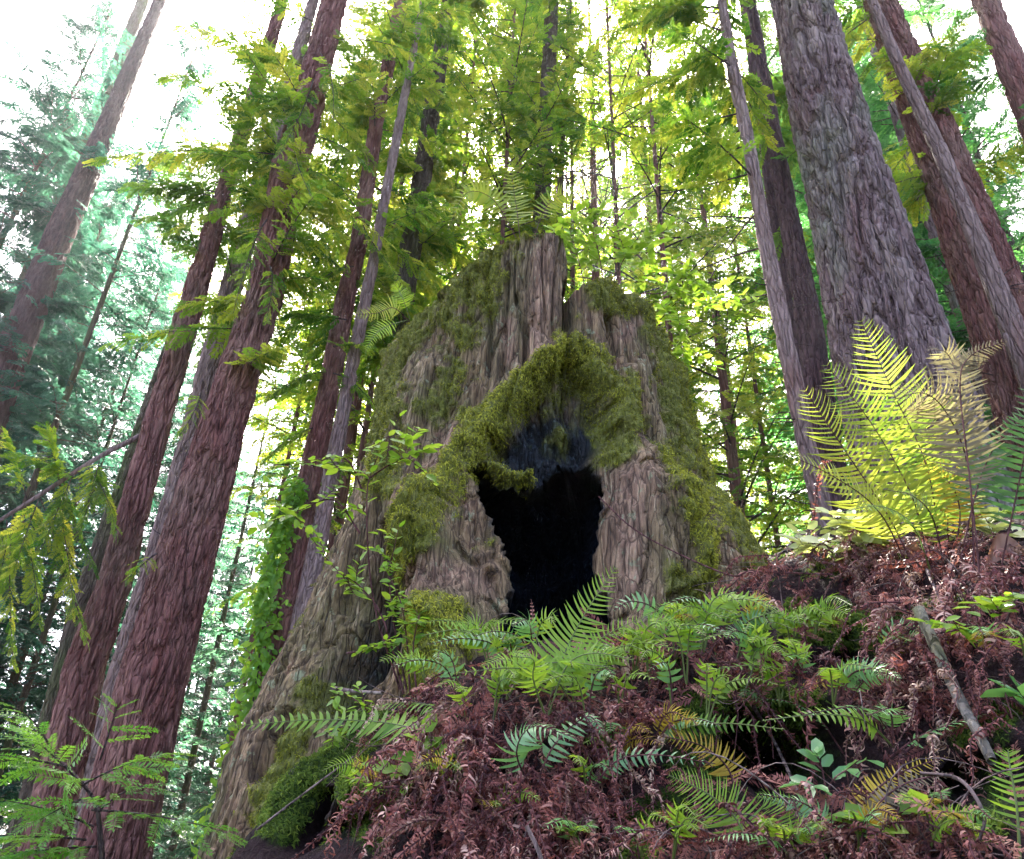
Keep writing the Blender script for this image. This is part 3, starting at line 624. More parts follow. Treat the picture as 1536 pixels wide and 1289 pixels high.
# shared crowns for the trees farther off
CR = {}
CH = {'firs': 28, 'airy': 22, 'tall': 32, 'full': 28, 'open': 30, 'fine': 24}
CA = {'firs': (28, 4.2, 190, 26, SPF, 32, .66, 0, .5), 'airy': (22, 3.2, 70, 25, SPF, 30, .5, 0, .4), 'tall': (32, 3.8, 190, 21, SPC, 30, .66, 0, .5), 'full': (28, 4.6, 220, 22, SPC, 32, .76, 0, .55), 'open': (30, 3.6, 90, 23, SPC, 26, .70, 0, .45), 'fine': (24, 3.4, 130, 24, SPF, 30, .52, 0, .4)}
for key, args in CA.items():
    ml = crown_arrays(*args); CR[key] = ml.mesh('crown')
TRK = {}
def simple_trunk(hh):
    if hh not in TRK:
        P_ = np.array([[0, 0, 0], [0, 0, hh]], float); TRK[hh] = trunk_mesh('trunk', P_, np.array([.34, .05]), np.zeros(3), 20, .12, .025, 6, .8)
    return TRK[hh]
def forest_tree(px, py, Y, crown, z0, mat, label, sc=1.0, group=None, name='conifer_tree', bark='bark_dark', rr=None, cut=False, tw=.6):
    b = at(px, py, Y); zg = min(float(ground(b[0], Y)[0]) - .2, z0 - 1)
    root = empty(name, (b[0], Y, zg)); tag(root, label, 'tree', group)
    ch = CH[crown] * sc
    hh = z0 + ch - zg; tk = link('trunk', simple_trunk(20), None, root); tk.scale = (sc * tw * (.5 if crown == 'airy' else 1), sc * tw * (.5 if crown == 'airy' else 1), hh / 20)
    tk.data.materials.append(MAT['bark']) if not tk.data.materials else None
    tk.material_slots[0].link = 'OBJECT'; tk.material_slots[0].material = MAT[bark]
    rot = random.uniform(0, 6.28) if rr is None else rr
    me = CR[crown]
    if cut:
        sc = 1.0; rot = 0; a = list(CA[crown]); a[3] = int(abs(px)) + 7; ofs = np.array([b[0], Y, z0])
        me = crown_arrays(*a, cut=lambda P_: cutgap(P_ + ofs)).mesh('crown')
    if not me.materials: me.materials.append(MAT[mat]); me.materials.append(MAT['twig'])
    o = bpy.data.objects.new('crown', me); COL.objects.link(o); o.parent = root; o.location = (0, 0, z0 - zg); o.scale = (sc,) * 3; o.rotation_euler = (0, 0, rot)
    o.material_slots[0].link = 'OBJECT'; o.material_slots[0].material = MAT[mat]
    return root
GF = 'hazy conifers down the slope beyond the left trunks'
GB = 'sunlit conifers massed behind the stump'
GL = 'teal firs massed in the left background'
GR = 'green hemlocks massed behind the right trunks'
lab = {GF: 'pale hazy conifer down the slope beyond the left trunks', GB: 'bright yellow green conifer in the backlit mass behind the stump',
       GL: 'dark teal fir in the mass beyond the left trunks', GR: 'green hemlock in the mass behind the right trunks'}
def F_(g, *a, **k): return forest_tree(*a, label=lab[g], group=g, **k)
# reference row is 700: px there
for px, Y, c, z0, sc in [(-60, 26, 'firs', 1, 1.0), (40, 30, 'firs', 0, 1.1), (130, 24, 'firs', -3, .95), (215, 32, 'firs', -4, 1.0), (-160, 20, 'firs', 3, 1.0), (-10, 38, 'full', 2, 1.2), (300, 36, 'tall', -5, 1.0), (60, 19, 'open', 4.5, .8), (190, 42, 'tall', 0, 1.2), (-40, 22, 'firs', -3, .8), (100, 27, 'full', -6, .8), (240, 26, 'firs', -6, .75), (10, 24, 'firs', 0, .9), (150, 21, 'firs', -2, .7), (270, 28, 'firs', -3, .8)]:
    F_(GL, px, 700, Y, c, z0, 'leaf_teal', sc=sc, name='fir_tree')
for px, Y, c, z0, sc in [(385, 34, 'open', -6, 1.0), (445, 31, 'tall', -5, .9), (335, 40, 'tall', -8, 1.0), (410, 48, 'full', -9, 1.2), (360, 56, 'full', -10, 1.3), (370, 46, 'full', -10, .9), (430, 52, 'full', -9, .9), (330, 60, 'tall', -12, .9), (400, 66, 'full', -12, 1.0), (290, 52, 'full', -12, .8), (470, 60, 'tall', -9, .9), (250, 62, 'full', -12, .9)]:
    F_(GF, px, 700, Y, c, z0, 'leaf_haze', sc=sc)
for px, Y, c, z0, sc in [(520, 17, 'fine', 4.5, 1.0), (760, 19, 'fine', 9.5, 1.0), (735, 15, 'airy', 11, 1.0), (655, 16, 'airy', 10, 1.0), (860, 16, 'airy', 11, 1.0), (940, 15, 'airy', 10.5, 1.0), (1020, 14, 'airy', 9.5, 1.0), (830, 26, 'open', 13, 1.0), (900, 18, 'fine', 8.5, 1.0), (1100, 17, 'fine', 1.6, 1.0), (570, 28, 'tall', 9, 1.1), (880, 36, 'tall', 14, 1.2), (905, 25, 'airy', 13, 1.1), (965, 28, 'open', 15, 1.0), (1045, 25, 'airy', 12, 1.1), (850, 27, 'airy', 15, 1.2), (1110, 24, 'airy', 11, 1.1), (1000, 34, 'open', 20, 1.0), (1000, 52, 'full', 1, 1.1), (1060, 48, 'full', 0, 1.0), (1130, 54, 'full', 1, 1.2), (1190, 46, 'full', 1, 1.0), (940, 58, 'full', 4, 1.2), (860, 60, 'full', 6, 1.3), (680, 58, 'full', 6, 1.3), (590, 60, 'full', 4, 1.3), (1150, 19, 'airy', 3.5, 1.0), (1050, 22, 'airy', 4, 1.0), (610, 19, 'airy', 8, 1.1), (480, 24, 'open', 8, 1.0), (540, 15, 'airy', 7.5, 1.0), (430, 20, 'airy', 10, 1.0), (340, 17, 'airy', 12, 1.0), (700, 21, 'fine', 14, 1.0), (800, 22, 'fine', 14, 1.0), (1000, 19, 'fine', 9, 1.0)]:
    F_(GB, px, 700, Y, c, z0, 'leaf_sun', sc=sc, cut=690 < px < 1100, name='redwood_tree', bark='bark')
for px, Y, c, z0, sc in [(1380, 17, 'fine', 5, .9), (1470, 22, 'full', 6, .8), (1560, 19, 'tall', 5, .8), (1640, 16, 'fine', 5, 1.0), (1420, 28, 'full', 6, 1.0), (1530, 32, 'full', 8, 1.0), (1330, 24, 'tall', 5, .9), (1250, 19, 'fine', 5, .9), (1440, 14, 'airy', 7, 1.0), (1540, 13, 'airy', 7, 1.0), (1350, 15, 'airy', 9, 1.0), (1480, 26, 'full', 5, 1.3), (1260, 30, 'full', 5, 1.4)]:
    F_(GR, px, 700, Y, c, z0, 'leaf_green', sc=sc, name='hemlock_tree')

def tree_boughs(key, boughs, mat, n_extra=0, zr=(6, 18), Lr=(1.2, 2.6), seed=0, spr=SPF, ns=26, slen=.5, side=None):
    root, P0, r0 = TREES[key]; r = np.random.default_rng(seed); ml = mw = MB(); Y = P0[0, 1]
    for (x0, y0, dy0, x1, y1, dy1, dr, n, sl) in boughs:
        bough(ml, mw, at(x0, y0, Y + dy0), at(x1, y1, Y + dy1), dr, int(n * 1.5), sl * .8, r, spr, .3, .014, cut=cutgap)
    for k in range(n_extra):
        z = r.uniform(*zr); a = r.uniform(*(side or (0, 2 * np.pi))); L = r.uniform(*Lr)
        c = np.array([np.interp(z, P0[:, 2], P0[:, 0]), Y, z])
        bough(ml, mw, c, c + np.array([math.cos(a) * L, math.sin(a) * L, r.uniform(-.5, .3) * L]), .15, int(ns * 1.4), slen * .85, r, spr, .3, .014, cut=cutgap)
    ml.build('crown', [MAT[mat], MAT['twig']], root)
tree_boughs('A', [(435, 235, 0, 140, 240, -1.5, .10, 34, .55), (450, 170, 0, 235, 110, -1.2, .10, 34, .55), (420, 290, 0, 250, 350, -1.2, .1, 26, .45), (470, 110, 0, 270, 40, -1, .1, 34, .55), (485, 40, 0, 330, -40, -.8, .1, 30, .5),
                  (470, 120, -.4, 420, 230, -1.4, .1, 22, .45), (400, 330, -.4, 350, 470, -1.4, .1, 24, .42), (405, 400, -.4, 400, 480, -1.2, .1, 20, .38), (300, 590, -.3, 265, 660, -1.0, .1, 14, .3), (440, 200, -.5, 470, 300, -1.5, .1, 20, .4),
                  (480, 80, -.4, 500, 180, -1.2, .1, 22, .42), (460, 200, 0, 560, 260, -.6, .1, 22, .4), (500, 60, 0, 640, 90, -.8, .1, 26, .5), (235, 830, -.5, 190, 870, -1, .1, 12, .25)], 'leaf_sun', 26, (6, 14), (1.0, 2.2), 31, ns=24)
tree_boughs('B', [(330, 300, 0, 210, 330, -1.0, .1, 26, .45), (345, 250, 0, 250, 200, -1, .1, 26, .45)], 'leaf_mid', 16, (8, 15), (.9, 1.8), 32)
tree_boughs('C', [(330, 500, -.3, 400, 560, -.8, .1, 18, .4), (300, 640, -.2, 420, 590, -.5, .1, 18, .4)], 'leaf_mid', 24, (8, 20), (1.2, 2.4), 33)
tree_boughs('E', [(500, 560, 0, 400, 600, -.8, .1, 28, .42), (480, 640, 0, 390, 700, -.8, .1, 24, .4), (520, 480, -.3, 430, 470, -1.0, .1, 26, .45), (530, 400, -.3, 470, 430, -1.0, .1, 24, .45), (500, 560, -.3, 570, 620, -.8, .1, 20, .4), (470, 700, -.3, 540, 700, -.8, .1, 18, .36), (540, 330, -.3, 600, 420, -1, .1, 22, .45), (460, 740, -.3, 400, 790, -.7, .1, 18, .36), (500, 520, -.3, 560, 520, -.9, .1, 22, .4)], 'leaf_sun', 44, (7, 20), (1.2, 2.6), 34)
tree_boughs('G', [(620, 330, -.3, 560, 380, -.8, .1, 22, .45), (625, 300, -.3, 690, 330, -.8, .1, 22, .45)], 'leaf_sun', 60, (8.5, 22), (.8, 2.2), 35)
tree_boughs('H', [(822, 90, 0, 760, 60, -1, .1, 24, .5), (820, 140, 0, 890, 130, -1, .1, 24, .5), (818, 220, 0, 770, 190, -1, .1, 22, .45), (816, 260, 0, 870, 230, -1, .1, 22, .45), (815, 310, 0, 770, 290, -1, .1, 20, .4)], 'leaf_sun', 44, (13, 26), (1.2, 2.6), 36)
tree_boughs('J', [(1140, 330, 0, 1020, 330, .8, .12, 24, .4), (1150, 370, 0, 985, 440, 1.0, .12, 26, .4), (1165, 440, 0, 1060, 470, .8, .1, 20, .35), (1120, 220, 0, 1000, 260, .8, .12, 26, .42), (1105, 130, 0, 1010, 110, .6, .12, 26, .42), (1090, 50, 0, 960, 20, .4, .12, 28, .45), (1085, 20, 0, 900, 60, .3, .12, 30, .45), (1095, 90, 0, 930, 150, .5, .12, 28, .42), (1110, 170, 0, 960, 210, .6, .12, 26, .42), (1128, 260, 0, 940, 300, .8, .12, 26, .4), (1100, 100, 0, 1150, 160, .3, .1, 16, .3)], 'leaf_sun', 14, (7, 13), (.9, 1.7), 37)
tree_boughs('L', [], 'leaf_mid', 20, (9, 18), (1, 2), 38)
tree_boughs('N', [(1390, 180, -.2, 1440, 120, -.8, .1, 18, .4), (1340, 60, -.2, 1280, 130, -.8, .1, 20, .4), (1320, 20, 0, 1240, 60, .3, .1, 18, .4), (1300, 30, 0, 1170, 140, .9, .1, 24, .42), (1410, 230, 0, 1330, 290, .6, .1, 20, .4), (1360, 110, -.3, 1420, 60, -.8, .1, 20, .4)], 'leaf_sun', 12, (9, 15), (1, 2), 39)
tree_boughs('P', [(1500, 50, 0, 1420, 90, .5, .1, 22, .4)], 'leaf_green', 14, (7, 13), (1, 2), 40)
tree_boughs('Q', [(150, 210, 0, -20, 30, -1.5, .05, 26, .6), (140, 240, 0, -10, 170, -1.2, .08, 26, .6), (130, 260, 0, 20, 100, -1.0, .05, 20, .5), (150, 200, 0, 150, 20, -1.2, .05, 24, .55), (125, 280, 0, 220, 170, -1, .05, 22, .55), (100, 330, 0, -20, 290, -1, .08, 26, .6), (100, 330, 0, 210, 300, -1, .08, 26, .6), (80, 380, 0, 190, 400, -1, .08, 26, .6)], 'leaf_teal', 30, (6, 22), (1.5, 3.2), 41, SPC, 26, .6)
tree_boughs('R', [], 'leaf_teal', 46, (7, 26), (2, 4.2), 42, SPC, 28, .7)
tree_boughs('S', [], 'leaf_green', 34, (5, 18), (1, 2.2), 43)
# the long bare limb of the slim left redwood, with hanging sprays
rootB = TREES['B'][0]
limb = smooth_line([at(208, 655, 10.6), at(150, 685, 10.2), at(95, 720, 9.8), at(45, 752, 9.5), at(-30, 800, 9.2)], 24)
mw = MB(); tube(mw, limb, np.linspace(.042, .022, 24), 8); 
ml = MB(); r = np.random.default_rng(77)
for (x0, y0, x1, y1) in [(150, 685, 120, 800), (110, 712, 60, 830), (95, 720, 140, 850), (60, 745, 20, 860), (130, 700, 175, 800), (30, 760, 60, 930), (80, 730, 110, 920), (10, 780, -20, 900), (120, 720, 30, 680), (40, 750, 10, 650), (90, 730, 70, 640), (60, 745, 130, 960), (20, 770, 20, 990)]:
    bough(ml, ml, at(x0, y0, 9.8), at(x1, y1, 9.4), .05, 34, .3, r, SPF, .4, .009)
mw.build('bare_limb', MAT['bark_pale'], rootB); ml.build('hanging_sprays', [MAT['leaf_sun'], MAT['twig']], rootB)
# dead twigs on the bare stems
def dead_twigs(key, n, zr, L, seed):
    root, P0, r0 = TREES[key]; r = np.random.default_rng(seed)
    for k in range(n):
        z = r.uniform(*zr); c = np.array([np.interp(z, P0[:, 2], P0[:, 0]), P0[0, 1], z]); rr = np.interp(z, P0[:, 2], r0)
        a = r.choice([0, np.pi]) + r.normal() * .5 - .3; d = np.array([math.cos(a), math.sin(a), r.uniform(-.1, .4)]); l = L * r.uniform(.3, 1.3)
        mb = MB(); tube(mb, bez(c + d * rr * .8, c + d * (rr + l * .5) + [0, 0, r.uniform(-.05, .1)], c + d * (rr + l) + r.normal(size=3) * .06, 7), np.linspace(.009, .003, 7), 5)
        mb.build('dead_twig', MAT['twig'], root)
dead_twigs('J', 16, (2.8, 8), .28, 1); dead_twigs('O', 8, (3.5, 8), .3, 2); dead_twigs('N', 6, (5, 9), .5, 3); dead_twigs('A', 5, (2, 8), .25, 4); dead_twigs('B', 6, (2, 8), .2, 5)
# ------------------------------------------------------------------ ferns
def pinna_T(ratio=.17, curl=.15, sickle=.12, n=4):
    v = []
    for x in np.linspace(0, 1, n):
        w = ratio * .5 * (1 - x ** 2.2) ** .8 + .004; y = sickle * x * x
        v += [(x * .98, y + w, -curl * x * x), (x * .98, y - w, -curl * x * x)]
    q = [[2 * k, 2 * k + 1, 2 * k + 3, 2 * k + 2] for k in range(n - 1)]
    if curl > 1: v = [(math.sin(2.9 * x) / 2.4, y_, -(1 - math.cos(2.9 * x)) / 2.4 * .9) for (x, y_, z_) in v]
    v2 = [(a, -b, c) for a, b, c in v]
    return (np.array(v), np.array(q)), (np.array(v2), np.array(q))
_ptc = {}
def pinna_pair(kind, ratio):
    k = (kind, round(ratio, 2))
    if k not in _ptc:
        c, s, n = {'flat': (.12, .12, 5), 'arch': (.38, .16, 5), 'curl': (1.15, .35, 8), 'thin': (.28, .2, 5), 'wide': (.14, .22, 5)}[kind]
        _ptc[k] = pinna_T(k[1], c, s, n)
    return _ptc[k]
PT = {'flat': pinna_T(.19, .10, .10), 'arch': pinna_T(.2, .35, .15), 'curl': pinna_T(.24, .9, .5, 5), 'thin': pinna_T(.13, .3, .2), 'wide': pinna_T(.27, .12, .2)}
def frond_mb(line, wid, n, facing, r, tpl='flat', t0=.2, prof=.55, stem=.004, tone=.5, jit=.07, ang=(86, 58), n_stem=5):
    mb = MB(); line = smooth_line(line, 26) if len(line) < 20 else line; n_l = len(line)
    mb.cur = 1; tube(mb, line, np.linspace(stem, stem * .35, n_l), n_stem, .5); mb.cur = 0
    t = np.linspace(t0, .985, n); u = t * (n_l - 1); i = np.clip(u.astype(int), 0, n_l - 2); f = (u - i)[:, None]
    O = line[i] * (1 - f) + line[i + 1] * f; D0 = unit(line[i + 1] - line[i])
    Fv = np.broadcast_to(np.asarray(facing, float), O.shape); Fv = unit(Fv - (Fv * D0).sum(1, keepdims=True) * D0); sd_ = np.cross(Fv, D0)
    s = (t - t0) / (1 - t0); L = wid * np.minimum(1, .45 + s / .16) * np.clip(1 - s, .02, 1) ** prof
    a = np.radians(ang[0] + (ang[1] - ang[0]) * s)[:, None]
    sp = np.linalg.norm(np.diff(line, axis=0), axis=1).sum() * (1 - t0) / n; fillr = {'flat': .7, 'arch': .8, 'curl': .62, 'thin': .55, 'wide': .9}[tpl]
    pp = pinna_pair(tpl, min(max(fillr * sp / wid, .06), .36))
    for sg, T in ((1, pp[1]), (-1, pp[0])):
        D = np.cos(a) * D0 + sg * np.sin(a) * sd_ + r.normal(size=O.shape) * jit
        place(mb, T, O + D0 * (r.random((n, 1)) - .5) * .006, D, Fv + r.normal(size=O.shape) * (jit * 2), L * r.uniform(.88, 1.1, n), np.clip(tone + r.normal(size=n) * .2, 0, 1))
    return mb
TOCAM = lambda p: unit(-np.asarray(p))
def bank_shift(p, lim=4.4):
    """how far to move a plant in depth so that its foot stands on the bank"""
    if p[2] >= lim: return 0.0
    q, _ = bank(min(max(p[0], 345), 1590), min(p[1], 1284)); return float(q[1] - .01 - p[2])
def fern(name, label, fronds, group=None, cat='fern'):
    """fronds: list of (pixel points with depth, half-width px, pinna count, facing mix, template, leaf material, tone)"""
    sh = bank_shift(fronds[0][0][0]); fronds = [([(x, y, Y + sh) for x, y, Y in f[0]],) + tuple(f[1:]) for f in fronds]
    b = at(*fronds[0][0][0]); root = empty(name, b); tag(root, label, cat, group)
    for k, (pts, wpx, n, up, tpl, mat, tone) in enumerate(fronds):
        r = np.random.default_rng(int(pts[-1][0] * 7 + pts[-1][1] * 3 + k)); L = np.array([at(*p) for p in pts])
        wid = pxw(pts[-1][0], pts[-1][1], pts[-1][2], wpx); f = unit(TOCAM(L[-1]) * (1 - up) + np.array([0, 0, 1.0]) * up)
        frond_mb(L, wid, n, f, r, tpl, tone=tone).build('frond', [MAT[mat], MAT['twig_red' if mat != 'fern' else 'frond_stem']], root)
    return root
m, t, out = nt('fern_stem'); p = pbsdf(t, (.10, .13, .03), .5); t.links.new(p.outputs[0], out.inputs[0]); MAT['frond_stem'] = m
SF = 'sword_fern'
# the tall sunlit fern on the ridge
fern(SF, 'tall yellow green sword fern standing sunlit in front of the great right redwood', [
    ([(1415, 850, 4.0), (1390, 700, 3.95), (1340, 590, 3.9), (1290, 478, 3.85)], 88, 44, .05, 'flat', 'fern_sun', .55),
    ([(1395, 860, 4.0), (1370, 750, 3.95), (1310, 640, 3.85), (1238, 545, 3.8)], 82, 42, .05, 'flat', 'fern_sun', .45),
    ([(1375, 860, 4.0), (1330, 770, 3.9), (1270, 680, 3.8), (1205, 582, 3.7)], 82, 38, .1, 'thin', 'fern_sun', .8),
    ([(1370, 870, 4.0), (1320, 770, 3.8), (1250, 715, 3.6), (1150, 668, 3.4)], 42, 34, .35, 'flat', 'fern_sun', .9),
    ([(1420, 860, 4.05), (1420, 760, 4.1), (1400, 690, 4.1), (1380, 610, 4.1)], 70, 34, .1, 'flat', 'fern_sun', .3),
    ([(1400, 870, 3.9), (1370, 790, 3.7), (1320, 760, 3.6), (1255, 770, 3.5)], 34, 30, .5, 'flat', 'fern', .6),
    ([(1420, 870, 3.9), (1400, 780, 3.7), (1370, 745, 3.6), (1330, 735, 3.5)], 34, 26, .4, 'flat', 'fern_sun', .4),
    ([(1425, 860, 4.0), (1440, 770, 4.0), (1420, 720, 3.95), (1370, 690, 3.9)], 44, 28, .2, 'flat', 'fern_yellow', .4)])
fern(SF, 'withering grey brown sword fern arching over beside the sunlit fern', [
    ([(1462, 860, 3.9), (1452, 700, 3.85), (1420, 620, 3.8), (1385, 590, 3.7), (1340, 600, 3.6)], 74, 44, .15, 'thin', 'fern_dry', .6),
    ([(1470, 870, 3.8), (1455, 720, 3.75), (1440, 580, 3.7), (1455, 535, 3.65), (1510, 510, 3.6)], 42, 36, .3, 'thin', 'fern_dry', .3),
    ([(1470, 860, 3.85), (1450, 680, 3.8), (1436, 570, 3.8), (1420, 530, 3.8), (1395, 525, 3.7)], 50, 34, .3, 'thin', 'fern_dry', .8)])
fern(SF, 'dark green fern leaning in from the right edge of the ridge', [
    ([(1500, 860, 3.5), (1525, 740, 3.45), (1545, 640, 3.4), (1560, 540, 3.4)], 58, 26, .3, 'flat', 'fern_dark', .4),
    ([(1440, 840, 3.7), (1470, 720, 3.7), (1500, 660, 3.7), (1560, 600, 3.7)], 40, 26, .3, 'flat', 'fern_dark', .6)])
# the fern in front of the hollow
fern(SF, 'upright bright green fern standing in front of the black hollow', [
    ([(820, 1085, 3.15), (835, 1010, 3.2), (872, 930, 3.25), (924, 850, 3.3)], 62, 30, .0, 'wide', 'fern', .7),
    ([(822, 1075, 3.15), (850, 1000, 3.15), (890, 980, 3.1), (950, 990, 3.0)], 40, 24, .35, 'flat', 'fern', .8),
    ([(820, 1075, 3.15), (790, 1010, 3.15), (760, 990, 3.1), (720, 1000, 3.0)], 32, 22, .4, 'flat', 'fern', .8),
    ([(822, 1075, 3.15), (870, 1010, 3.2), (900, 960, 3.2), (965, 925, 3.2)], 38, 24, .2, 'flat', 'fern', .9),
    ([(818, 1075, 3.1), (800, 1020, 3.0), (800, 990, 2.95), (770, 985, 2.9)], 34, 20, .4, 'wide', 'fern', .6)])
CARP = 'small ferns carpeting the slope under the hollow'
small = [(735, 1010, 700, 940), (770, 1020, 745, 948), (700, 1090, 690, 1015), (690, 1060, 655, 985), (900, 1040, 930, 965), (950, 1020, 985, 940), (975, 1030, 960, 950), (1010, 1000, 1035, 905), (1030, 1030, 1000, 920), (1050, 1000, 1120, 895),
         (1075, 990, 1060, 900), (1100, 1010, 1150, 930), (1120, 1040, 1170, 960), (1145, 1030, 1120, 945), (1190, 1000, 1205, 900), (1200, 1040, 1240, 965), (1010, 1080, 985, 985), (1060, 1090, 1090, 1000), (880, 1090, 900, 1005), (740, 1080, 775, 1000),
         (640, 1030, 600, 975), (860, 1060, 830, 985), (1170, 1060, 1210, 985), (760, 1050, 810, 975), (930, 1070, 960, 1000), (1090, 960, 1040, 900), (800, 1000, 770, 930), (720, 960, 690, 930)]
for k, (x0, y0, x1, y1) in enumerate(small):
    r = np.random.default_rng(500 + k); b, _ = bank(x0, y0, .02); Y = b[1]; fr = []
    for j in range(r.integers(2, 5)):
        dx = (x1 - x0) * r.uniform(.5, 1.1) + r.normal() * 32; dy = (y1 - y0) * r.uniform(.75, 1.1)
        xm, ym = x0 + dx * .35, y0 + dy * .8
        fr.append(([(x0, y0, Y), (xm, ym, Y - .05), (x0 + dx, y0 + dy, Y - .12), (x0 + dx * 1.7 + r.normal() * 14, y0 + dy * .86, Y - .25)], r.uniform(20, 32), int(r.integers(12, 18)), r.uniform(.2, .6), r.choice(['flat', 'flat', 'arch', 'thin']), 'fern' if r.random() < .85 else 'fern_blue', r.uniform(.3, 1)))
    fern('small_fern', 'small fresh green fern in the carpet of ferns under the hollow', fr, CARP)
# ferns along the bottom and left
fern(SF, 'glossy blue green fern frond bowed over the dead fronds, below the upright fern', [([(800, 1190, 2.5), (775, 1130, 2.45), (800, 1090, 2.4), (866, 1108, 2.3)], 46, 20, .55, 'arch', 'fern_blue', .8), ([(800, 1190, 2.5), (830, 1120, 2.45), (880, 1075, 2.5), (905, 1100, 2.45)], 30, 18, .5, 'arch', 'fern_blue', .5)])
fern(SF, 'long fern frond reaching left across the pale root of the stump', [([(690, 1125, 3.0), (600, 1088, 3.2), (480, 1080, 3.35), (338, 1090, 3.45)], 36, 30, .35, 'wide', 'fern', .5), ([(735, 1095, 3.1), (660, 1062, 3.2), (590, 1055, 3.3), (535, 1068, 3.4)], 24, 26, .6, 'arch', 'fern', .3)])
fern(SF, 'broad green fern with dark midribs at the bottom edge right of centre', [
    ([(1135, 1300, 2.05), (1105, 1230, 2.1), (1060, 1190, 2.1), (1003, 1163, 2.1)], 56, 28, .25, 'flat', 'fern', .6), ([(1245, 1300, 2.0), (1215, 1240, 2.05), (1170, 1205, 2.1), (1135, 1195, 2.1)], 46, 24, .45, 'flat', 'fern', .5),
    ([(1262, 1300, 2.0), (1240, 1240, 2.05), (1205, 1205, 2.05), (1140, 1192, 2.05)], 40, 24, .5, 'arch', 'fern_blue', .6), ([(1190, 1300, 2.0), (1160, 1262, 1.95), (1110, 1250, 1.9), (1050, 1262, 1.9)], 30, 22, .8, 'arch', 'fern_blue', .8)])
fern(SF, 'yellowing fern frond hanging over a dark cavity in the bank', [([(1105, 1195, 2.4), (1090, 1150, 2.4), (1050, 1118, 2.4), (990, 1104, 2.4)], 36, 22, .3, 'flat', 'fern_yellow', .5)])
fern(SF, 'arched fern frond lit pale on top, above the dark cavity', [([(1265, 1130, 2.6), (1225, 1075, 2.6), (1170, 1050, 2.6), (1085, 1052, 2.6)], 26, 24, .8, 'flat', 'fern_blue', .9)])
fern(SF, 'olive fern frond slanting up right near the bottom right corner', [([(1260, 1270, 2.1), (1300, 1200, 2.1), (1350, 1160, 2.1), (1420, 1135, 2.1)], 34, 26, .35, 'flat', 'fern_yellow', .9), ([(1270, 1290, 2.0), (1310, 1215, 2.05), (1360, 1175, 2.05), (1430, 1160, 2.05)], 30, 24, .4, 'flat', 'fern_dry', .5)])
fern(SF, 'pale glossy fern frond seen edge on above the broken stick', [([(1330, 1140, 2.35), (1380, 1105, 2.3), (1430, 1085, 2.25), (1490, 1066, 2.2)], 32, 22, .75, 'flat', 'fern_blue', 1.0)])
fern(SF, 'small whorled fern at the right edge below the stick', [([(1530, 1289, 2.0), (1525, 1210, 2.0), (1515, 1150, 2.0), (1512, 1125, 2.0)], 42, 16, .3, 'flat', 'fern', .4)])
fern(SF, 'light green fern growing from the left rim of the stump top', [([(612, 480, 5.2), (590, 462, 5.1), (565, 470, 5.0), (528, 472, 4.9)], 26, 22, .3, 'flat', 'fern_sun', .7), ([(615, 478, 5.2), (605, 450, 5.1), (598, 435, 5.1), (590, 425, 5.05)], 22, 20, .1, 'flat', 'fern', .9), ([(612, 480, 5.2), (580, 490, 5.1), (560, 505, 5.0), (548, 530, 5.0)], 20, 18, .3, 'flat', 'fern', .7)])
fern(SF, 'backlit fern fronds rising above the top ledge of the stump', [([(780, 358, 5.2), (776, 320, 5.25), (770, 280, 5.3), (765, 232, 5.3)], 30, 24, .1, 'flat', 'fern_sun', .6), ([(776, 360, 5.2), (740, 300, 5.2), (700, 290, 5.1), (672, 345, 5.0)], 30, 26, .2, 'flat', 'fern_sun', .5), ([(800, 358, 5.2), (820, 310, 5.2), (850, 290, 5.1), (880, 300, 5.0)], 28, 22, .2, 'flat', 'fern_sun', .6)])
fern('small_fern', 'tiny orange brown dead fern standing in the mouth of the hollow', [([(800, 975, 4.3), (800, 945, 4.3), (799, 920, 4.3), (797, 900, 4.3)], 16, 10, .5, 'curl', 'dead_red', .9)])

MAT['dry_twig'] = bark_mat('dry_twig', (.08, .05, .045), (.2, .14, .125), (.36, .28, .25))
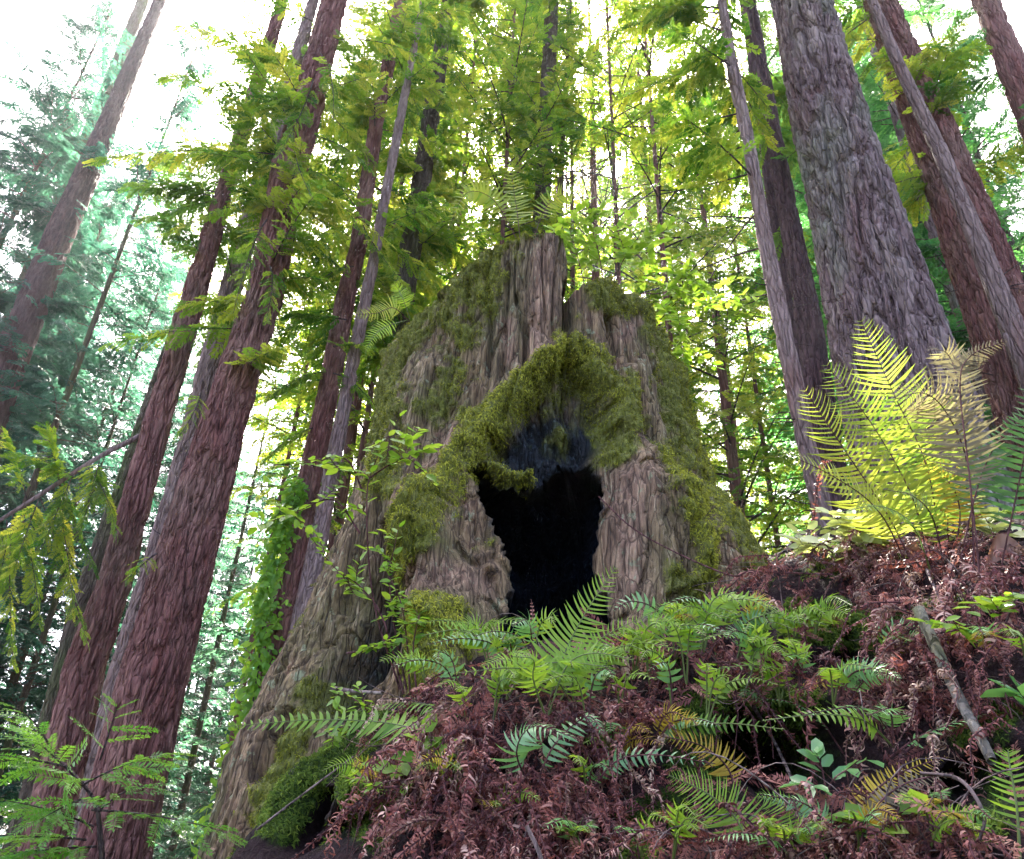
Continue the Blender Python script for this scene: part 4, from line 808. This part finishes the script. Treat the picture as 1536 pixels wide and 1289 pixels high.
# ------------------------------------------------------------------ leafy shrubs
def oval_T():
    v = [(0, 0, 0), (.3, .24, .05), (.72, .2, .04), (1, 0, -.06), (.72, -.2, .04), (.3, -.24, .05)]
    return np.array(v, float), np.array([[0, 3, 2, 1], [0, 5, 4, 3]])
OV = oval_T()
def shrub(name, label, stems, leaf_px, mat, twigs=5, tl=70, cat='shrub', stem=.006, seed=0, dens=12, group=None):
    sh = bank_shift(stems[0][0]); stems = [[(x, y, Y + sh) for x, y, Y in s_] for s_ in stems]
    b = at(*stems[0][0]); root = empty(name, b); tag(root, label, cat, group); r = np.random.default_rng(900 + seed)
    for pts in stems:
        L = smooth_line([at(*p) for p in pts], 22); mb = MB(); mb.cur = 1; tube(mb, L, np.linspace(stem, stem * .3, 22), 5); n_t = twigs
        s = pxw(*pts[0], 1)
        lines = [L[6:]]
        for k in range(n_t):
            i = int(r.uniform(7, 21)); d = unit(r.normal(size=3) * [1, .6, .7] + [0, 0, .25]); e = L[i] + d * tl * s * r.uniform(.5, 1.2)
            ln = bez(L[i], (L[i] + e) / 2 + r.normal(size=3) * 6 * s, e, 10); tube(mb, ln, np.linspace(stem * .45, stem * .2, 10), 4); lines.append(ln)
        mb.cur = 0
        for ln in lines:
            n = max(6, int(dens * len(ln) / 10)); u = np.linspace(.12, .999, n) * (len(ln) - 1); i = np.clip(u.astype(int), 0, len(ln) - 2); f = (u - i)[:, None]
            O = ln[i] * (1 - f) + ln[i + 1] * f; D0 = unit(ln[i + 1] - ln[i]); upv = unit(np.array([0, -.35, .9])); sdv = unit(np.cross(D0, upv)); sg = np.where(np.arange(n) % 2, 1, -1)[:, None]
            D = D0 * .5 + sg * sdv * .9 + r.normal(size=(n, 3)) * .2
            place(mb, OV, O, D, upv + r.normal(size=(n, 3)) * .35, leaf_px * s * r.uniform(.7, 1.25, n), np.clip(.5 + r.normal(size=n) * .28, 0, 1))
        mb.build('stem', [MAT[mat], MAT['twig_red']], root)
    return root
shrub('huckleberry_shrub', 'thin leafy shrub with dark red stems growing up before the stump\'s left root', [
    ([(605, 1040, 3.9), (575, 930, 3.8), (540, 880, 3.75), (500, 850, 3.7), (455, 790, 3.6)]), ([(600, 1035, 3.9), (560, 900, 3.85), (550, 760, 3.8), (560, 700, 3.75), (600, 625, 3.7)]),
    ([(545, 740, 3.8), (520, 690, 3.75), (470, 690, 3.7), (400, 700, 3.6)]), ([(550, 720, 3.8), (580, 700, 3.75), (610, 685, 3.7), (645, 672, 3.7)]), ([(540, 800, 3.8), (500, 750, 3.75), (440, 770, 3.7), (385, 790, 3.65)])], 22, 'huck', 4, 60, seed=1, dens=9)
shrub('huckleberry_shrub', 'small upright yellow green shrub in the dark gap beside the mossy front root', [
    ([(610, 1035, 4.0), (590, 930, 4.0), (585, 860, 4.0), (598, 790, 4.0)]), ([(615, 1040, 4.0), (610, 960, 3.95), (600, 900, 3.95), (575, 850, 3.95)]), ([(625, 1040, 3.95), (620, 970, 3.9), (630, 920, 3.9)])], 17, 'huck', 5, 34, seed=2, dens=9)
shrub('huckleberry_shrub', 'leafy green shrub growing on the right shoulder of the stump top', [
    ([(905, 425, 5.6), (900, 390, 5.6), (890, 350, 5.6), (880, 310, 5.5)]), ([(925, 425, 5.6), (935, 390, 5.6), (960, 370, 5.55), (990, 350, 5.5)]), ([(960, 440, 5.6), (990, 440, 5.6), (1010, 425, 5.6), (1040, 410, 5.5)]),
    ([(985, 470, 5.7), (1010, 470, 5.7), (1020, 500, 5.7), (1025, 540, 5.7)]), ([(880, 440, 5.6), (870, 400, 5.6), (862, 370, 5.6), (850, 330, 5.6)]), ([(990, 480, 5.8), (1020, 450, 5.8), (1050, 440, 5.8), (1080, 450, 5.8)])], 17, 'huck', 9, 60, seed=3, dens=14)
shrub('huckleberry_shrub', 'low leafy sprigs creeping over the mossy bank edge at lower left', [
    ([(560, 1110, 3.6), (520, 1090, 3.6), (490, 1100, 3.5)]), ([(570, 1100, 3.6), (545, 1060, 3.5), (500, 1030, 3.5)]), ([(600, 1180, 3.0), (560, 1180, 3.0), (530, 1160, 3.0)]), ([(520, 980, 4.2), (550, 975, 4.1), (580, 960, 4.0)])], 15, 'huck', 3, 30, seed=4, dens=8)
shrub('seedling', 'pale smooth leaved seedling beside the dark cavity in the bank', [([(1240, 1190, 2.4), (1232, 1150, 2.4), (1225, 1130, 2.4)]), ([(1240, 1190, 2.4), (1255, 1165, 2.35), (1300, 1140, 2.3)]), ([(1240, 1190, 2.4), (1225, 1180, 2.35), (1205, 1175, 2.3)])], 36, 'fern_blue', 0, 30, 'seedling', .004, 5, 3)
shrub('seedling', 'round leaved sprig with bright pinnate leaves over dead fronds at the right edge', [([(1500, 960, 2.6), (1490, 930, 2.6), (1470, 905, 2.55), (1425, 940, 2.5)]), ([(1500, 960, 2.6), (1500, 920, 2.55), (1510, 895, 2.5), (1545, 900, 2.5)])], 26, 'huck', 2, 40, 'seedling', .004, 6, 8)
shrub('seedling', 'cluster of pale sunlit leaves at the foot of the tall fern', [([(1300, 840, 3.9), (1290, 800, 3.85), (1270, 785, 3.8), (1240, 800, 3.8)]), ([(1320, 840, 3.9), (1330, 800, 3.85), (1345, 780, 3.8)]), ([(1370, 840, 3.9), (1385, 800, 3.85), (1400, 790, 3.8)]), ([(1480, 840, 3.6), (1490, 800, 3.6), (1480, 780, 3.55)]), ([(1250, 830, 4.0), (1225, 815, 4.0), (1210, 820, 3.9)]), ([(1290, 835, 4.0), (1280, 815, 4.0), (1260, 800, 3.95)]), ([(1340, 840, 3.9), (1320, 815, 3.85), (1300, 810, 3.8)]), ([(1420, 850, 3.8), (1430, 815, 3.8), (1450, 800, 3.75)])], 30, 'pale_leaf', 4, 40, 'seedling', .004, 7, 6)  # some pale leaves added for the ridge's sun patch, sunlight in their colour
shrub('seedling', 'lone long bright green blade leaved plant among the dead fronds', [([(640, 1180, 2.75), (636, 1150, 2.7), (632, 1100, 2.68)]), ([(640, 1180, 2.75), (610, 1165, 2.7), (590, 1155, 2.7)]), ([(642, 1180, 2.75), (660, 1150, 2.7), (672, 1120, 2.7)])], 46, 'fern', 0, 30, 'seedling', .004, 8, 4)
shrub('seedling', 'dark lobed leaf held up near the bottom right corner', [([(1325, 1270, 1.95), (1340, 1230, 1.95), (1375, 1205, 1.9)]), ([(1320, 1280, 1.95), (1310, 1250, 1.95), (1300, 1235, 1.9)])], 58, 'fern', 0, 30, 'seedling', .004, 9, 4)
shrub('seedling', 'single blue green leaf tip poking in at the right edge', [([(1560, 1100, 2.0), (1545, 1060, 2.0), (1530, 1040, 1.98)])], 70, 'fern_blue', 0, 30, 'seedling', .004, 10, 3)
# young conifer reaching in at the lower left, flat needles
def young_conifer():
    b = at(160, 1400, 4.2); root = empty('young_conifer', b); tag(root, 'young conifer with flat bright green needle sprays in the lower left corner', 'tree'); r = np.random.default_rng(55)
    mb = MB(); tube(mb, smooth_line([b, at(150, 1250, 4.2), at(135, 1190, 4.2), at(60, 1110, 4.3)], 16), np.linspace(.016, .006, 16), 6); mb.build('trunk', MAT['twig'], root)
    for (x0, y0, Y0, x1, y1, Y1, n, s) in [(135, 1190, 4.2, 40, 1100, 3.9, 15, .3), (138, 1215, 4.2, 340, 1250, 3.8, 18, .26), (140, 1240, 4.2, 0, 1200, 3.9, 16, .3), (120, 1180, 4.2, 250, 1130, 4.0, 14, .26), (150, 1140, 4.2, 175, 1060, 4.1, 9, .22),
                              (145, 1270, 4.2, 20, 1280, 3.9, 14, .3), (100, 1150, 4.2, -40, 1130, 4.0, 14, .3), (145, 1220, 4.2, 230, 1180, 4.0, 10, .22), (120, 1200, 4.2, 60, 1230, 3.9, 12, .26), (130, 1260, 4.2, -30, 1260, 4.0, 14, .3), (80, 1130, 4.2, 20, 1060, 4.0, 9, .24)]:
        m_ = MB(); bough(m_, m_, at(x0, y0, Y0), at(x1, y1, Y1), .06, n, s, r, SPN, .12, .006, (.6, .25)); m_.build('branch', [MAT['needle'], MAT['twig']], root)
MAT['needle'] = leaf_mat('needle_leaf', [(0, (.04, .15, .02)), (1, (.10, .26, .03))], [(0, (.14, .4, .03)), (1, (.32, .56, .05))], .45, .35, .5)
young_conifer()
# ivy climbing the left side of the reddish trunk
def ivy():
    root = empty('ivy', at(330, 1289, 11.2)); tag(root, 'bright green ivy climbing the left side of a trunk beside the stump', 'ivy'); r = np.random.default_rng(66); mb = MB()
    L = smooth_line([at(325, 1330, 11.1), at(345, 1200, 11.1), at(378, 1060, 11.1), at(392, 960, 11.1), at(402, 880, 11.1), at(425, 790, 11.1), (at(450, 720, 11.1))], 40)
    mb.cur = 1; tube(mb, L, np.linspace(.02, .008, 40), 5); mb.cur = 0; n = 1500; u = r.random(n) ** .8 * 38.9; i = u.astype(int); O = L[i] + (L[i + 1] - L[i]) * (u - i)[:, None] + r.normal(size=(n, 3)) * [.14, .12, .08] * (1.15 - u / 60)[:, None]
    D = unit(r.normal(size=(n, 3)) * [.7, .5, .4] + [0, -.2, -.7]); place(mb, OV, O, D, np.array([0, -.8, .35]) + r.normal(size=(n, 3)) * .4, r.uniform(.08, .17, n), np.clip(.5 + r.normal(size=n) * .3, 0, 1))
    mb.build('foliage', [MAT['ivy'], MAT['twig']], root)
ivy()

# ------------------------------------------------------------------ dead fronds, twigs, litter
small2 = [(1150, 1289, 1120, 1220), (1390, 1289, 1420, 1225), (960, 1289, 930, 1225), (860, 1289, 880, 1230), (740, 1250, 770, 1190), (1220, 960, 1250, 900), (1320, 1000, 1340, 945), (1540, 1000, 1510, 945), (1160, 1080, 1190, 1020), (980, 1130, 1010, 1070), (1290, 1289, 1330, 1200), (1460, 1289, 1440, 1215), (1090, 1140, 1060, 1075), (1010, 1289, 1040, 1215), (920, 1150, 950, 1090), (880, 1200, 905, 1130), (1340, 1120, 1300, 1060), (1480, 1000, 1500, 940), (1250, 1060, 1275, 1000), (1400, 1250, 1370, 1190), (1180, 1289, 1200, 1230), (690, 1200, 660, 1140), (560, 1200, 530, 1140), (1020, 960, 1040, 905), (1120, 960, 1130, 900)]
for k, (x0, y0, x1, y1) in enumerate(small2):
    r = np.random.default_rng(700 + k); b, _ = bank(x0, min(y0, 1285), .03); Y = b[1]; fr = []
    for j in range(r.integers(2, 5)):
        dx = (x1 - x0) * r.uniform(.5, 1.1) + r.normal() * 34; dy = (y1 - y0) * r.uniform(.7, 1.1)
        fr.append(([(x0, y0, Y), (x0 + dx * .4, y0 + dy * .8, Y - .06), (x0 + dx, y0 + dy, Y - .15), (x0 + dx * 1.8 + r.normal() * 16, y0 + dy * .8, Y - .3)], r.uniform(22, 34), int(r.integers(14, 20)), r.uniform(.2, .6), r.choice(['flat', 'flat', 'arch', 'thin']), r.choice(['fern', 'fern', 'fern_blue', 'fern_yellow']), r.uniform(.2, 1)))
    fern('small_fern', 'small fern rooted among the dead fronds of the lower bank', fr, 'small ferns on the lower bank')
def downhill(N): 
    g = np.array([0, 0, -1.0]); return unit(g - N * (g @ N))
def dead_frond_line(p, N, L, r, spread=.5, lift=.04):
    d = unit(downhill(N) + r.normal(size=3) * spread * np.array([1, .5, .5]))
    pts = []
    for s in np.linspace(0, 1, 5):
        pts.append(p + d * L * s + N * (lift * math.sin(s * 2.6)) + np.array([0, 0, -.35 * L * s * s]) + np.array([0, -.12 * L * s, 0]) + r.normal(size=3) * .015)
    return np.array(pts)
DF = 'dead fern fronds hanging down the bank'
heroes = [(625, 1070, .6, 'dead'), (655, 1150, .5, 'dead'), (600, 1110, .6, 'dead_red'), (735, 1060, .55, 'dead'), (780, 1080, .6, 'dead'), (690, 1160, .5, 'dead_red'), (800, 1150, .5, 'dead'), (870, 1100, .5, 'dead'), (1365, 930, .6, 'dead'), (1345, 890, .6, 'dead'), (1385, 905, .5, 'dead'), (1420, 900, .5, 'dead'), (1440, 930, .5, 'dead'), (612, 1085, .62, 'dead'), (640, 1120, .5, 'dead'), (668, 1100, .6, 'dead'), (700, 1080, .5, 'dead'), (590, 1150, .5, 'dead_red'), (720, 1120, .5, 'dead'), (760, 1130, .5, 'dead'), (850, 1150, .55, 'dead_red'), (830, 1120, .5, 'dead'),
          (1350, 905, .55, 'dead'), (1375, 900, .6, 'dead'), (1330, 960, .45, 'dead'), (1390, 950, .5, 'dead'), (1360, 1000, .4, 'dead_red'), (1300, 880, .4, 'dead_red'), (1250, 900, .35, 'dead'), (1480, 880, .5, 'dead'), (1520, 900, .5, 'dead'), (1450, 860, .45, 'dead'), (1500, 960, .4, 'dead'), (1410, 870, .5, 'dead'), (1250, 830, .3, 'dead_red'), (1180, 860, .35, 'dead_red')]
def dead_frond(line, r, w, n, tone, tpl='curl'): return frond_mb(line, w, n, np.array([0, -.8, .5]) + r.normal(size=3) * .4, r, tpl, .12, .5, .0035, tone, .38, (75, 55), 4)
for k, (px, py, L, mt) in enumerate(heroes):
    r = np.random.default_rng(1500 + k); p, N = bank(px, py, .05); ln = dead_frond_line(p, N, L * p[1] / 3.2, r, .16, .09)
    root = dead_frond(ln, r, .075 * p[1] / 3, 44, r.uniform(.45, 1)).build('dead_fern_frond', [MAT[mt], MAT['twig_red']])
    side = 'left' if px < 900 else 'right'
    tag(root, 'curled rusty brown dead fern frond hanging down the bank below the stump' if px < 900 else 'curled purplish dead fern frond draped over the bank under the tall ferns', 'dead frond', DF if px < 900 else 'dead fern fronds under the tall ferns')
ln = np.array([at(1215, 830, 4.2), at(1222, 770, 4.1), at(1230, 710, 4.0), at(1245, 690, 3.95), at(1330, 672, 3.9)])
tag(dead_frond(ln, np.random.default_rng(9), .05, 44, .6).build('dead_fern_frond', [MAT['dead_red'], MAT['twig_red']]), 'dark red dead fern frond standing bent at the left of the sunlit fern', 'dead frond')
# uncountable litter
LP = [(600, 1060), (700, 985), (830, 960), (960, 950), (1100, 900), (1200, 820), (1300, 800), (1536, 790), (1536, 1289), (560, 1289), (590, 1180)]
hollows = [(1180, 1125, 95), (1280, 1150, 60), (1110, 1110, 45), (1460, 1190, 75), (1290, 945, 60), (1070, 1070, 30), (560, 1240, 40), (960, 1240, 40), (1100, 1010, 25), (1030, 1120, 30), (1450, 1090, 30)]
r = np.random.default_rng(321); fronds_mb, spr_mb, twig_mb, flake_mb = MB(), MB(), MB(), MB()
dense_z = [[(600, 1080, 70), (700, 1060, 80), (700, 1200, 120), (820, 1220, 110)], [(830, 1060, 60), (960, 1080, 60)], [(1180, 850, 50), (1300, 820, 60), (1450, 860, 70), (1540, 900, 80)], [(1350, 900, 45), (1360, 980, 45), (1365, 1050, 35)], [(1440, 930, 50), (1530, 960, 60)], [(1010, 1275, 40), (1250, 1270, 50), (1420, 1270, 60), (1400, 1200, 40)], [(900, 980, 40), (1080, 970, 40)], [(1050, 1010, 25), (1270, 1020, 22)]]
def rand_px():
    while True:
        x, y = r.uniform(550, 1560), r.uniform(790, 1310)
        if poly_sd(np.array([x]), np.array([y]), LP)[0] > 0 and all(math.hypot(x - a, (y - b)) > c * r.uniform(.7, 1.2) for a, b, c in hollows) and r.random() < max(.16, max(float(stroke(np.array([x]), np.array([y]), z_)[0]) for z_ in dense_z)): return x, y
def join(dst, src, swap=0):
    v = np.concatenate(src.v); q = np.concatenate(src.q); dst.v.append(v); dst.q.append(q + dst.n); dst.r.append(np.concatenate(src.r)); mm = np.concatenate(src.m); dst.m.append(np.where(mm == 0, swap, mm)); dst.n += len(v)
for k in range(560):
    x, y = rand_px(); p, N = bank(x, y, .0); L = r.uniform(.2, .5) * p[1] / 3
    join(fronds_mb, dead_frond(dead_frond_line(p + N * r.uniform(0, .07), N, L, r, .6, .05), r, r.uniform(.03, .055) * p[1] / 3, int(r.integers(24, 42)), r.beta(.8, 1.1)), [0, 0, 0, 2, 3][int(r.integers(5))])
for k in range(500):
    x, y = rand_px(); p, N = bank(x, y, .01); d = unit(downhill(N) * .6 + r.normal(size=3)); L = r.uniform(.08, .24)
    place(spr_mb, SPN[k % 2], p + N * .02, unit(d - N * (d @ N) * .8), N + r.normal(size=3) * .5, L, np.clip(r.normal(.5, .3), 0, 1))
for k in range(150):
    x, y = rand_px(); p, N = bank(x, y, .01); d = unit(downhill(N) * .5 + r.normal(size=3)); d = unit(d - N * (d @ N) * .85); L = r.uniform(.12, .5)
    tube(twig_mb, bez(p, p + d * L * .5 + N * r.uniform(.01, .08) + r.normal(size=3) * .07 * L / .25, p + d * L + N * .01, 9), np.linspace(r.uniform(.0015, .004), .001, 9), 4, r.random())
fl = r.choice(gsel, 30000)
sd_l = poly_sd(hX[fl], hY[fl], LP); dz_ = np.max([stroke(hX[fl], hY[fl], z_) for z_ in dense_z], 0); fl = fl[(sd_l > -20) & (r.random(len(fl)) < np.maximum(.2, dz_))][:15000]; n = len(fl)
place(flake_mb, PT['curl'][0], GP[fl] + GN[fl] * .012, r.normal(size=(n, 3)), GN[fl] + r.normal(size=(n, 3)) * .6, r.uniform(.012, .045, n), np.clip(r.normal(.45, .3, n), 0, 1))
for nm, mb, mt, lb in [('fern_litter', fronds_mb, ['dead', 'twig_red', 'dead_red', 'dead_tan'], 'tangle of curled purple brown dead fern fronds covering the bank'), ('needle_litter', spr_mb, ['dead_red'], 'fallen rusty redwood sprays strewn over the bank'),
                       ('twig_litter', twig_mb, ['dry_twig'], 'thin dry brown twigs strewn over the bank'), ('leaf_litter', flake_mb, ['dead'], 'small dark reddish leaf crumbs covering the bank')]:
    tag(mb.build(nm, [MAT[x] for x in mt]), lb, 'litter', kind='stuff')
# moss of the bank
mb = MB(); sel = gsel[(hX[gsel] > 330) & (hX[gsel] < 1600) & (hY[gsel] < 1340)]
scatter_moss(mb, GP[sel], GN[sel], sst(.2, .8, gmoss[sel]) * GP[sel, 1] ** 1.0, 100000, .012, .034, .4, 8)
tag(mb.build('ground_moss', MAT['moss_deep']), 'green moss cushions on the bank', 'moss', kind='stuff')
# sticks and dry leaves that can be told apart
def stick(name, label, pts, r0, r1, mat, cat='stick', n=28, rough=.0):
    pts = [(x, y, min(Y, bank_shift((x, y, 0)) - .03) if Y < 3.5 and y > 870 and 'cavity' not in label else (bank_shift((x, y, 0)) - .05 if 'cavity' in label else Y)) for x, y, Y in pts]
    L = smooth_line([at(*p) for p in pts], n); mb = MB(); rr = np.linspace(r0, r1, n) * (1 + .12 * pn(np.stack([np.arange(n) * .7, np.arange(n) * 0, np.arange(n) * 0 + r0 * 999], 1)))
    tube(mb, L, rr, 12); return tag(mb.build(name, MAT[mat]), label, cat)
s1 = stick('broken_branch', 'pale bluish broken branch slanting down the bank on the right', [(1378, 915, 2.72), (1405, 975, 2.62), (1440, 1050, 2.48), (1462, 1090, 2.4), (1488, 1142, 2.3)], .021, .014, 'stick', 'branch', 60)
stick('bramble_stem', 'long thin bramble stem crossing in front of the right root', [(898, 745, 4.5), (960, 800, 4.3), (1085, 860, 3.9), (1130, 858, 3.8), (1250, 862, 3.6)], .004, .004, 'twig_red', 'stem')
stick('twig', 'straight pale twig leaning across the dark cavity', [(1130, 1060, 2.5), (1160, 1110, 2.45), (1198, 1190, 2.35)], .007, .005, 'dry_twig', 'twig')
stick('twig', 'pale dry twig forked out over the dead fronds at upper right', [(1390, 855, 3.1), (1410, 900, 3.0), (1440, 960, 2.8)], .007, .004, 'dry_twig', 'twig')
stick('twig', 'thin curved dry stem arching over the bottom right debris', [(1380, 1160, 2.1), (1440, 1170, 2.05), (1475, 1220, 2.0), (1470, 1260, 2.0)], .005, .004, 'dry', 'twig') if 'dry' in MAT else stick('twig', 'thin curved dry stem arching over the bottom right debris', [(1380, 1160, 2.1), (1440, 1170, 2.05), (1475, 1220, 2.0), (1470, 1260, 2.0)], .005, .004, 'dry_twig', 'twig')
stick('twig', 'long thin twig slanting up over the mossy bank at lower left', [(385, 1245, 3.2), (450, 1195, 3.15), (530, 1135, 3.1)], .005, .003, 'dry_twig', 'twig')
stick('twig', 'short bare twig lying before the charred gap in the left root', [(498, 1032, 3.9), (530, 1037, 3.85), (572, 1040, 3.8)], .010, .008, 'dry_twig', 'twig')
stick('twig', 'pale stem standing out of the debris at bottom centre', [(790, 1240, 2.3), (805, 1270, 2.28), (815, 1300, 2.25)], .006, .006, 'dry_twig', 'twig')
stick('twig', 'arched reddish stem bowing over the sunlit ridge', [(1205, 840, 3.9), (1260, 790, 3.85), (1310, 775, 3.8), (1380, 800, 3.7), (1420, 830, 3.65)], .004, .003, 'twig_red', 'twig')
def dry_leaf(px, py, Y, w, ang, label):
    b = at(px, py, bank_shift((px, py, 0)) - .03); Y = b[1]; r = np.random.default_rng(int(px)); mb = MB(); v = []
    n, mm = 9, 5; s = pxw(px, py, Y, w)
    for i in range(n):
        x = i / (n - 1); ww = .3 * math.sin(math.pi * min(1, x * .92 + .06)) + .01
        for j in range(mm): y = (j / (mm - 1) - .5) * 2; v.append((x - .5, y * ww, .9 * ww * y * y + .22 * math.sin(x * 4) + .035 * r.normal()))
    v = np.array(v); D = RT * math.cos(ang) - UP * math.sin(ang); place(mb, (v, grid_q(n, mm)), b, D, unit(-b) + np.array([0, 0, .6]), s, .5); mb.r[-1] = np.clip(.5 + .5 * r.normal(size=len(mb.r[-1])), 0, 1)
    tag(mb.build('dry_leaf', MAT['dry_leaf']), label, 'leaf')
dry_leaf(778, 1130, 2.6, 30, 1.2, 'pale pinkish dry leaf lying beside the bowed glossy fern')
dry_leaf(895, 1222, 2.66, 40, -.6, 'pinkish brown dry leaf at the bottom among dead fronds')
dry_leaf(1362, 835, 3.6, 40, .5, 'greyish curled dry leaf under the tall fern')
dry_leaf(1515, 838, 3.3, 70, -.3, 'orange brown dry leaf at the right edge of the ridge')
# ------------------------------------------------------------------ light
SUN_AZ, SUN_EL = math.radians(0.0), math.radians(51)
SUNV = Vector((math.sin(SUN_AZ) * math.cos(SUN_EL), math.cos(SUN_AZ) * math.cos(SUN_EL), math.sin(SUN_EL)))
world = bpy.data.worlds.new("World"); SC.world = world; world.use_nodes = True
wt = world.node_tree; bg = wt.nodes['Background']
sk = wt.nodes.new('ShaderNodeTexSky'); sk.sky_type = 'NISHITA'; sk.sun_disc = False
sk.sun_elevation = SUN_EL; sk.sun_rotation = SUN_AZ; sk.air_density = .3; sk.dust_density = 4.0; sk.ozone_density = .0
wt.links.new(sk.outputs[0], bg.inputs[0]); bg.inputs[1].default_value = .15
sl = bpy.data.lights.new('sun', 'SUN'); sl.energy = 5; sl.angle = math.radians(.5); sl.color = (1, .94, .84)
so = bpy.data.objects.new('sun', sl); COL.objects.link(so); so.rotation_euler = SUNV.to_track_quat('Z', 'Y').to_euler(); so.location = (0, 0, 60)
vs = SC.view_settings; vs.view_transform = 'Standard'; vs.look = 'None'; vs.gamma = 1; vs.use_curve_mapping = False; vs.exposure = 3.95
cy = SC.cycles
cy.max_bounces = 5; cy.diffuse_bounces = 3; cy.glossy_bounces = 2; cy.transmission_bounces = 4; cy.transparent_max_bounces = 4; cy.volume_bounces = 1
cy.use_denoising = True
cy.sample_clamp_indirect = 6

HAZE = 1
if HAZE:
    bm_v = np.array([(x, y, z_) for x in (-330, 330) for y in (-330, 430) for z_ in (-90, 75)], float)
    q = np.array([(0, 1, 3, 2), (4, 6, 7, 5), (0, 4, 5, 1), (2, 3, 7, 6), (0, 2, 6, 4), (1, 5, 7, 3)])
    m, t, out = nt('haze'); pv = t.nodes.new('ShaderNodeVolumePrincipled'); pv.inputs['Density'].default_value = .0004; pv.inputs['Color'].default_value = (.93, .96, 1, 1); pv.inputs['Anisotropy'].default_value = .72
    t.links.new(pv.outputs[0], out.inputs['Volume'])
    tag(link('haze', make_mesh('haze', bm_v, q, smooth=False), m), 'thin pale haze among the trees', None, kind='stuff')
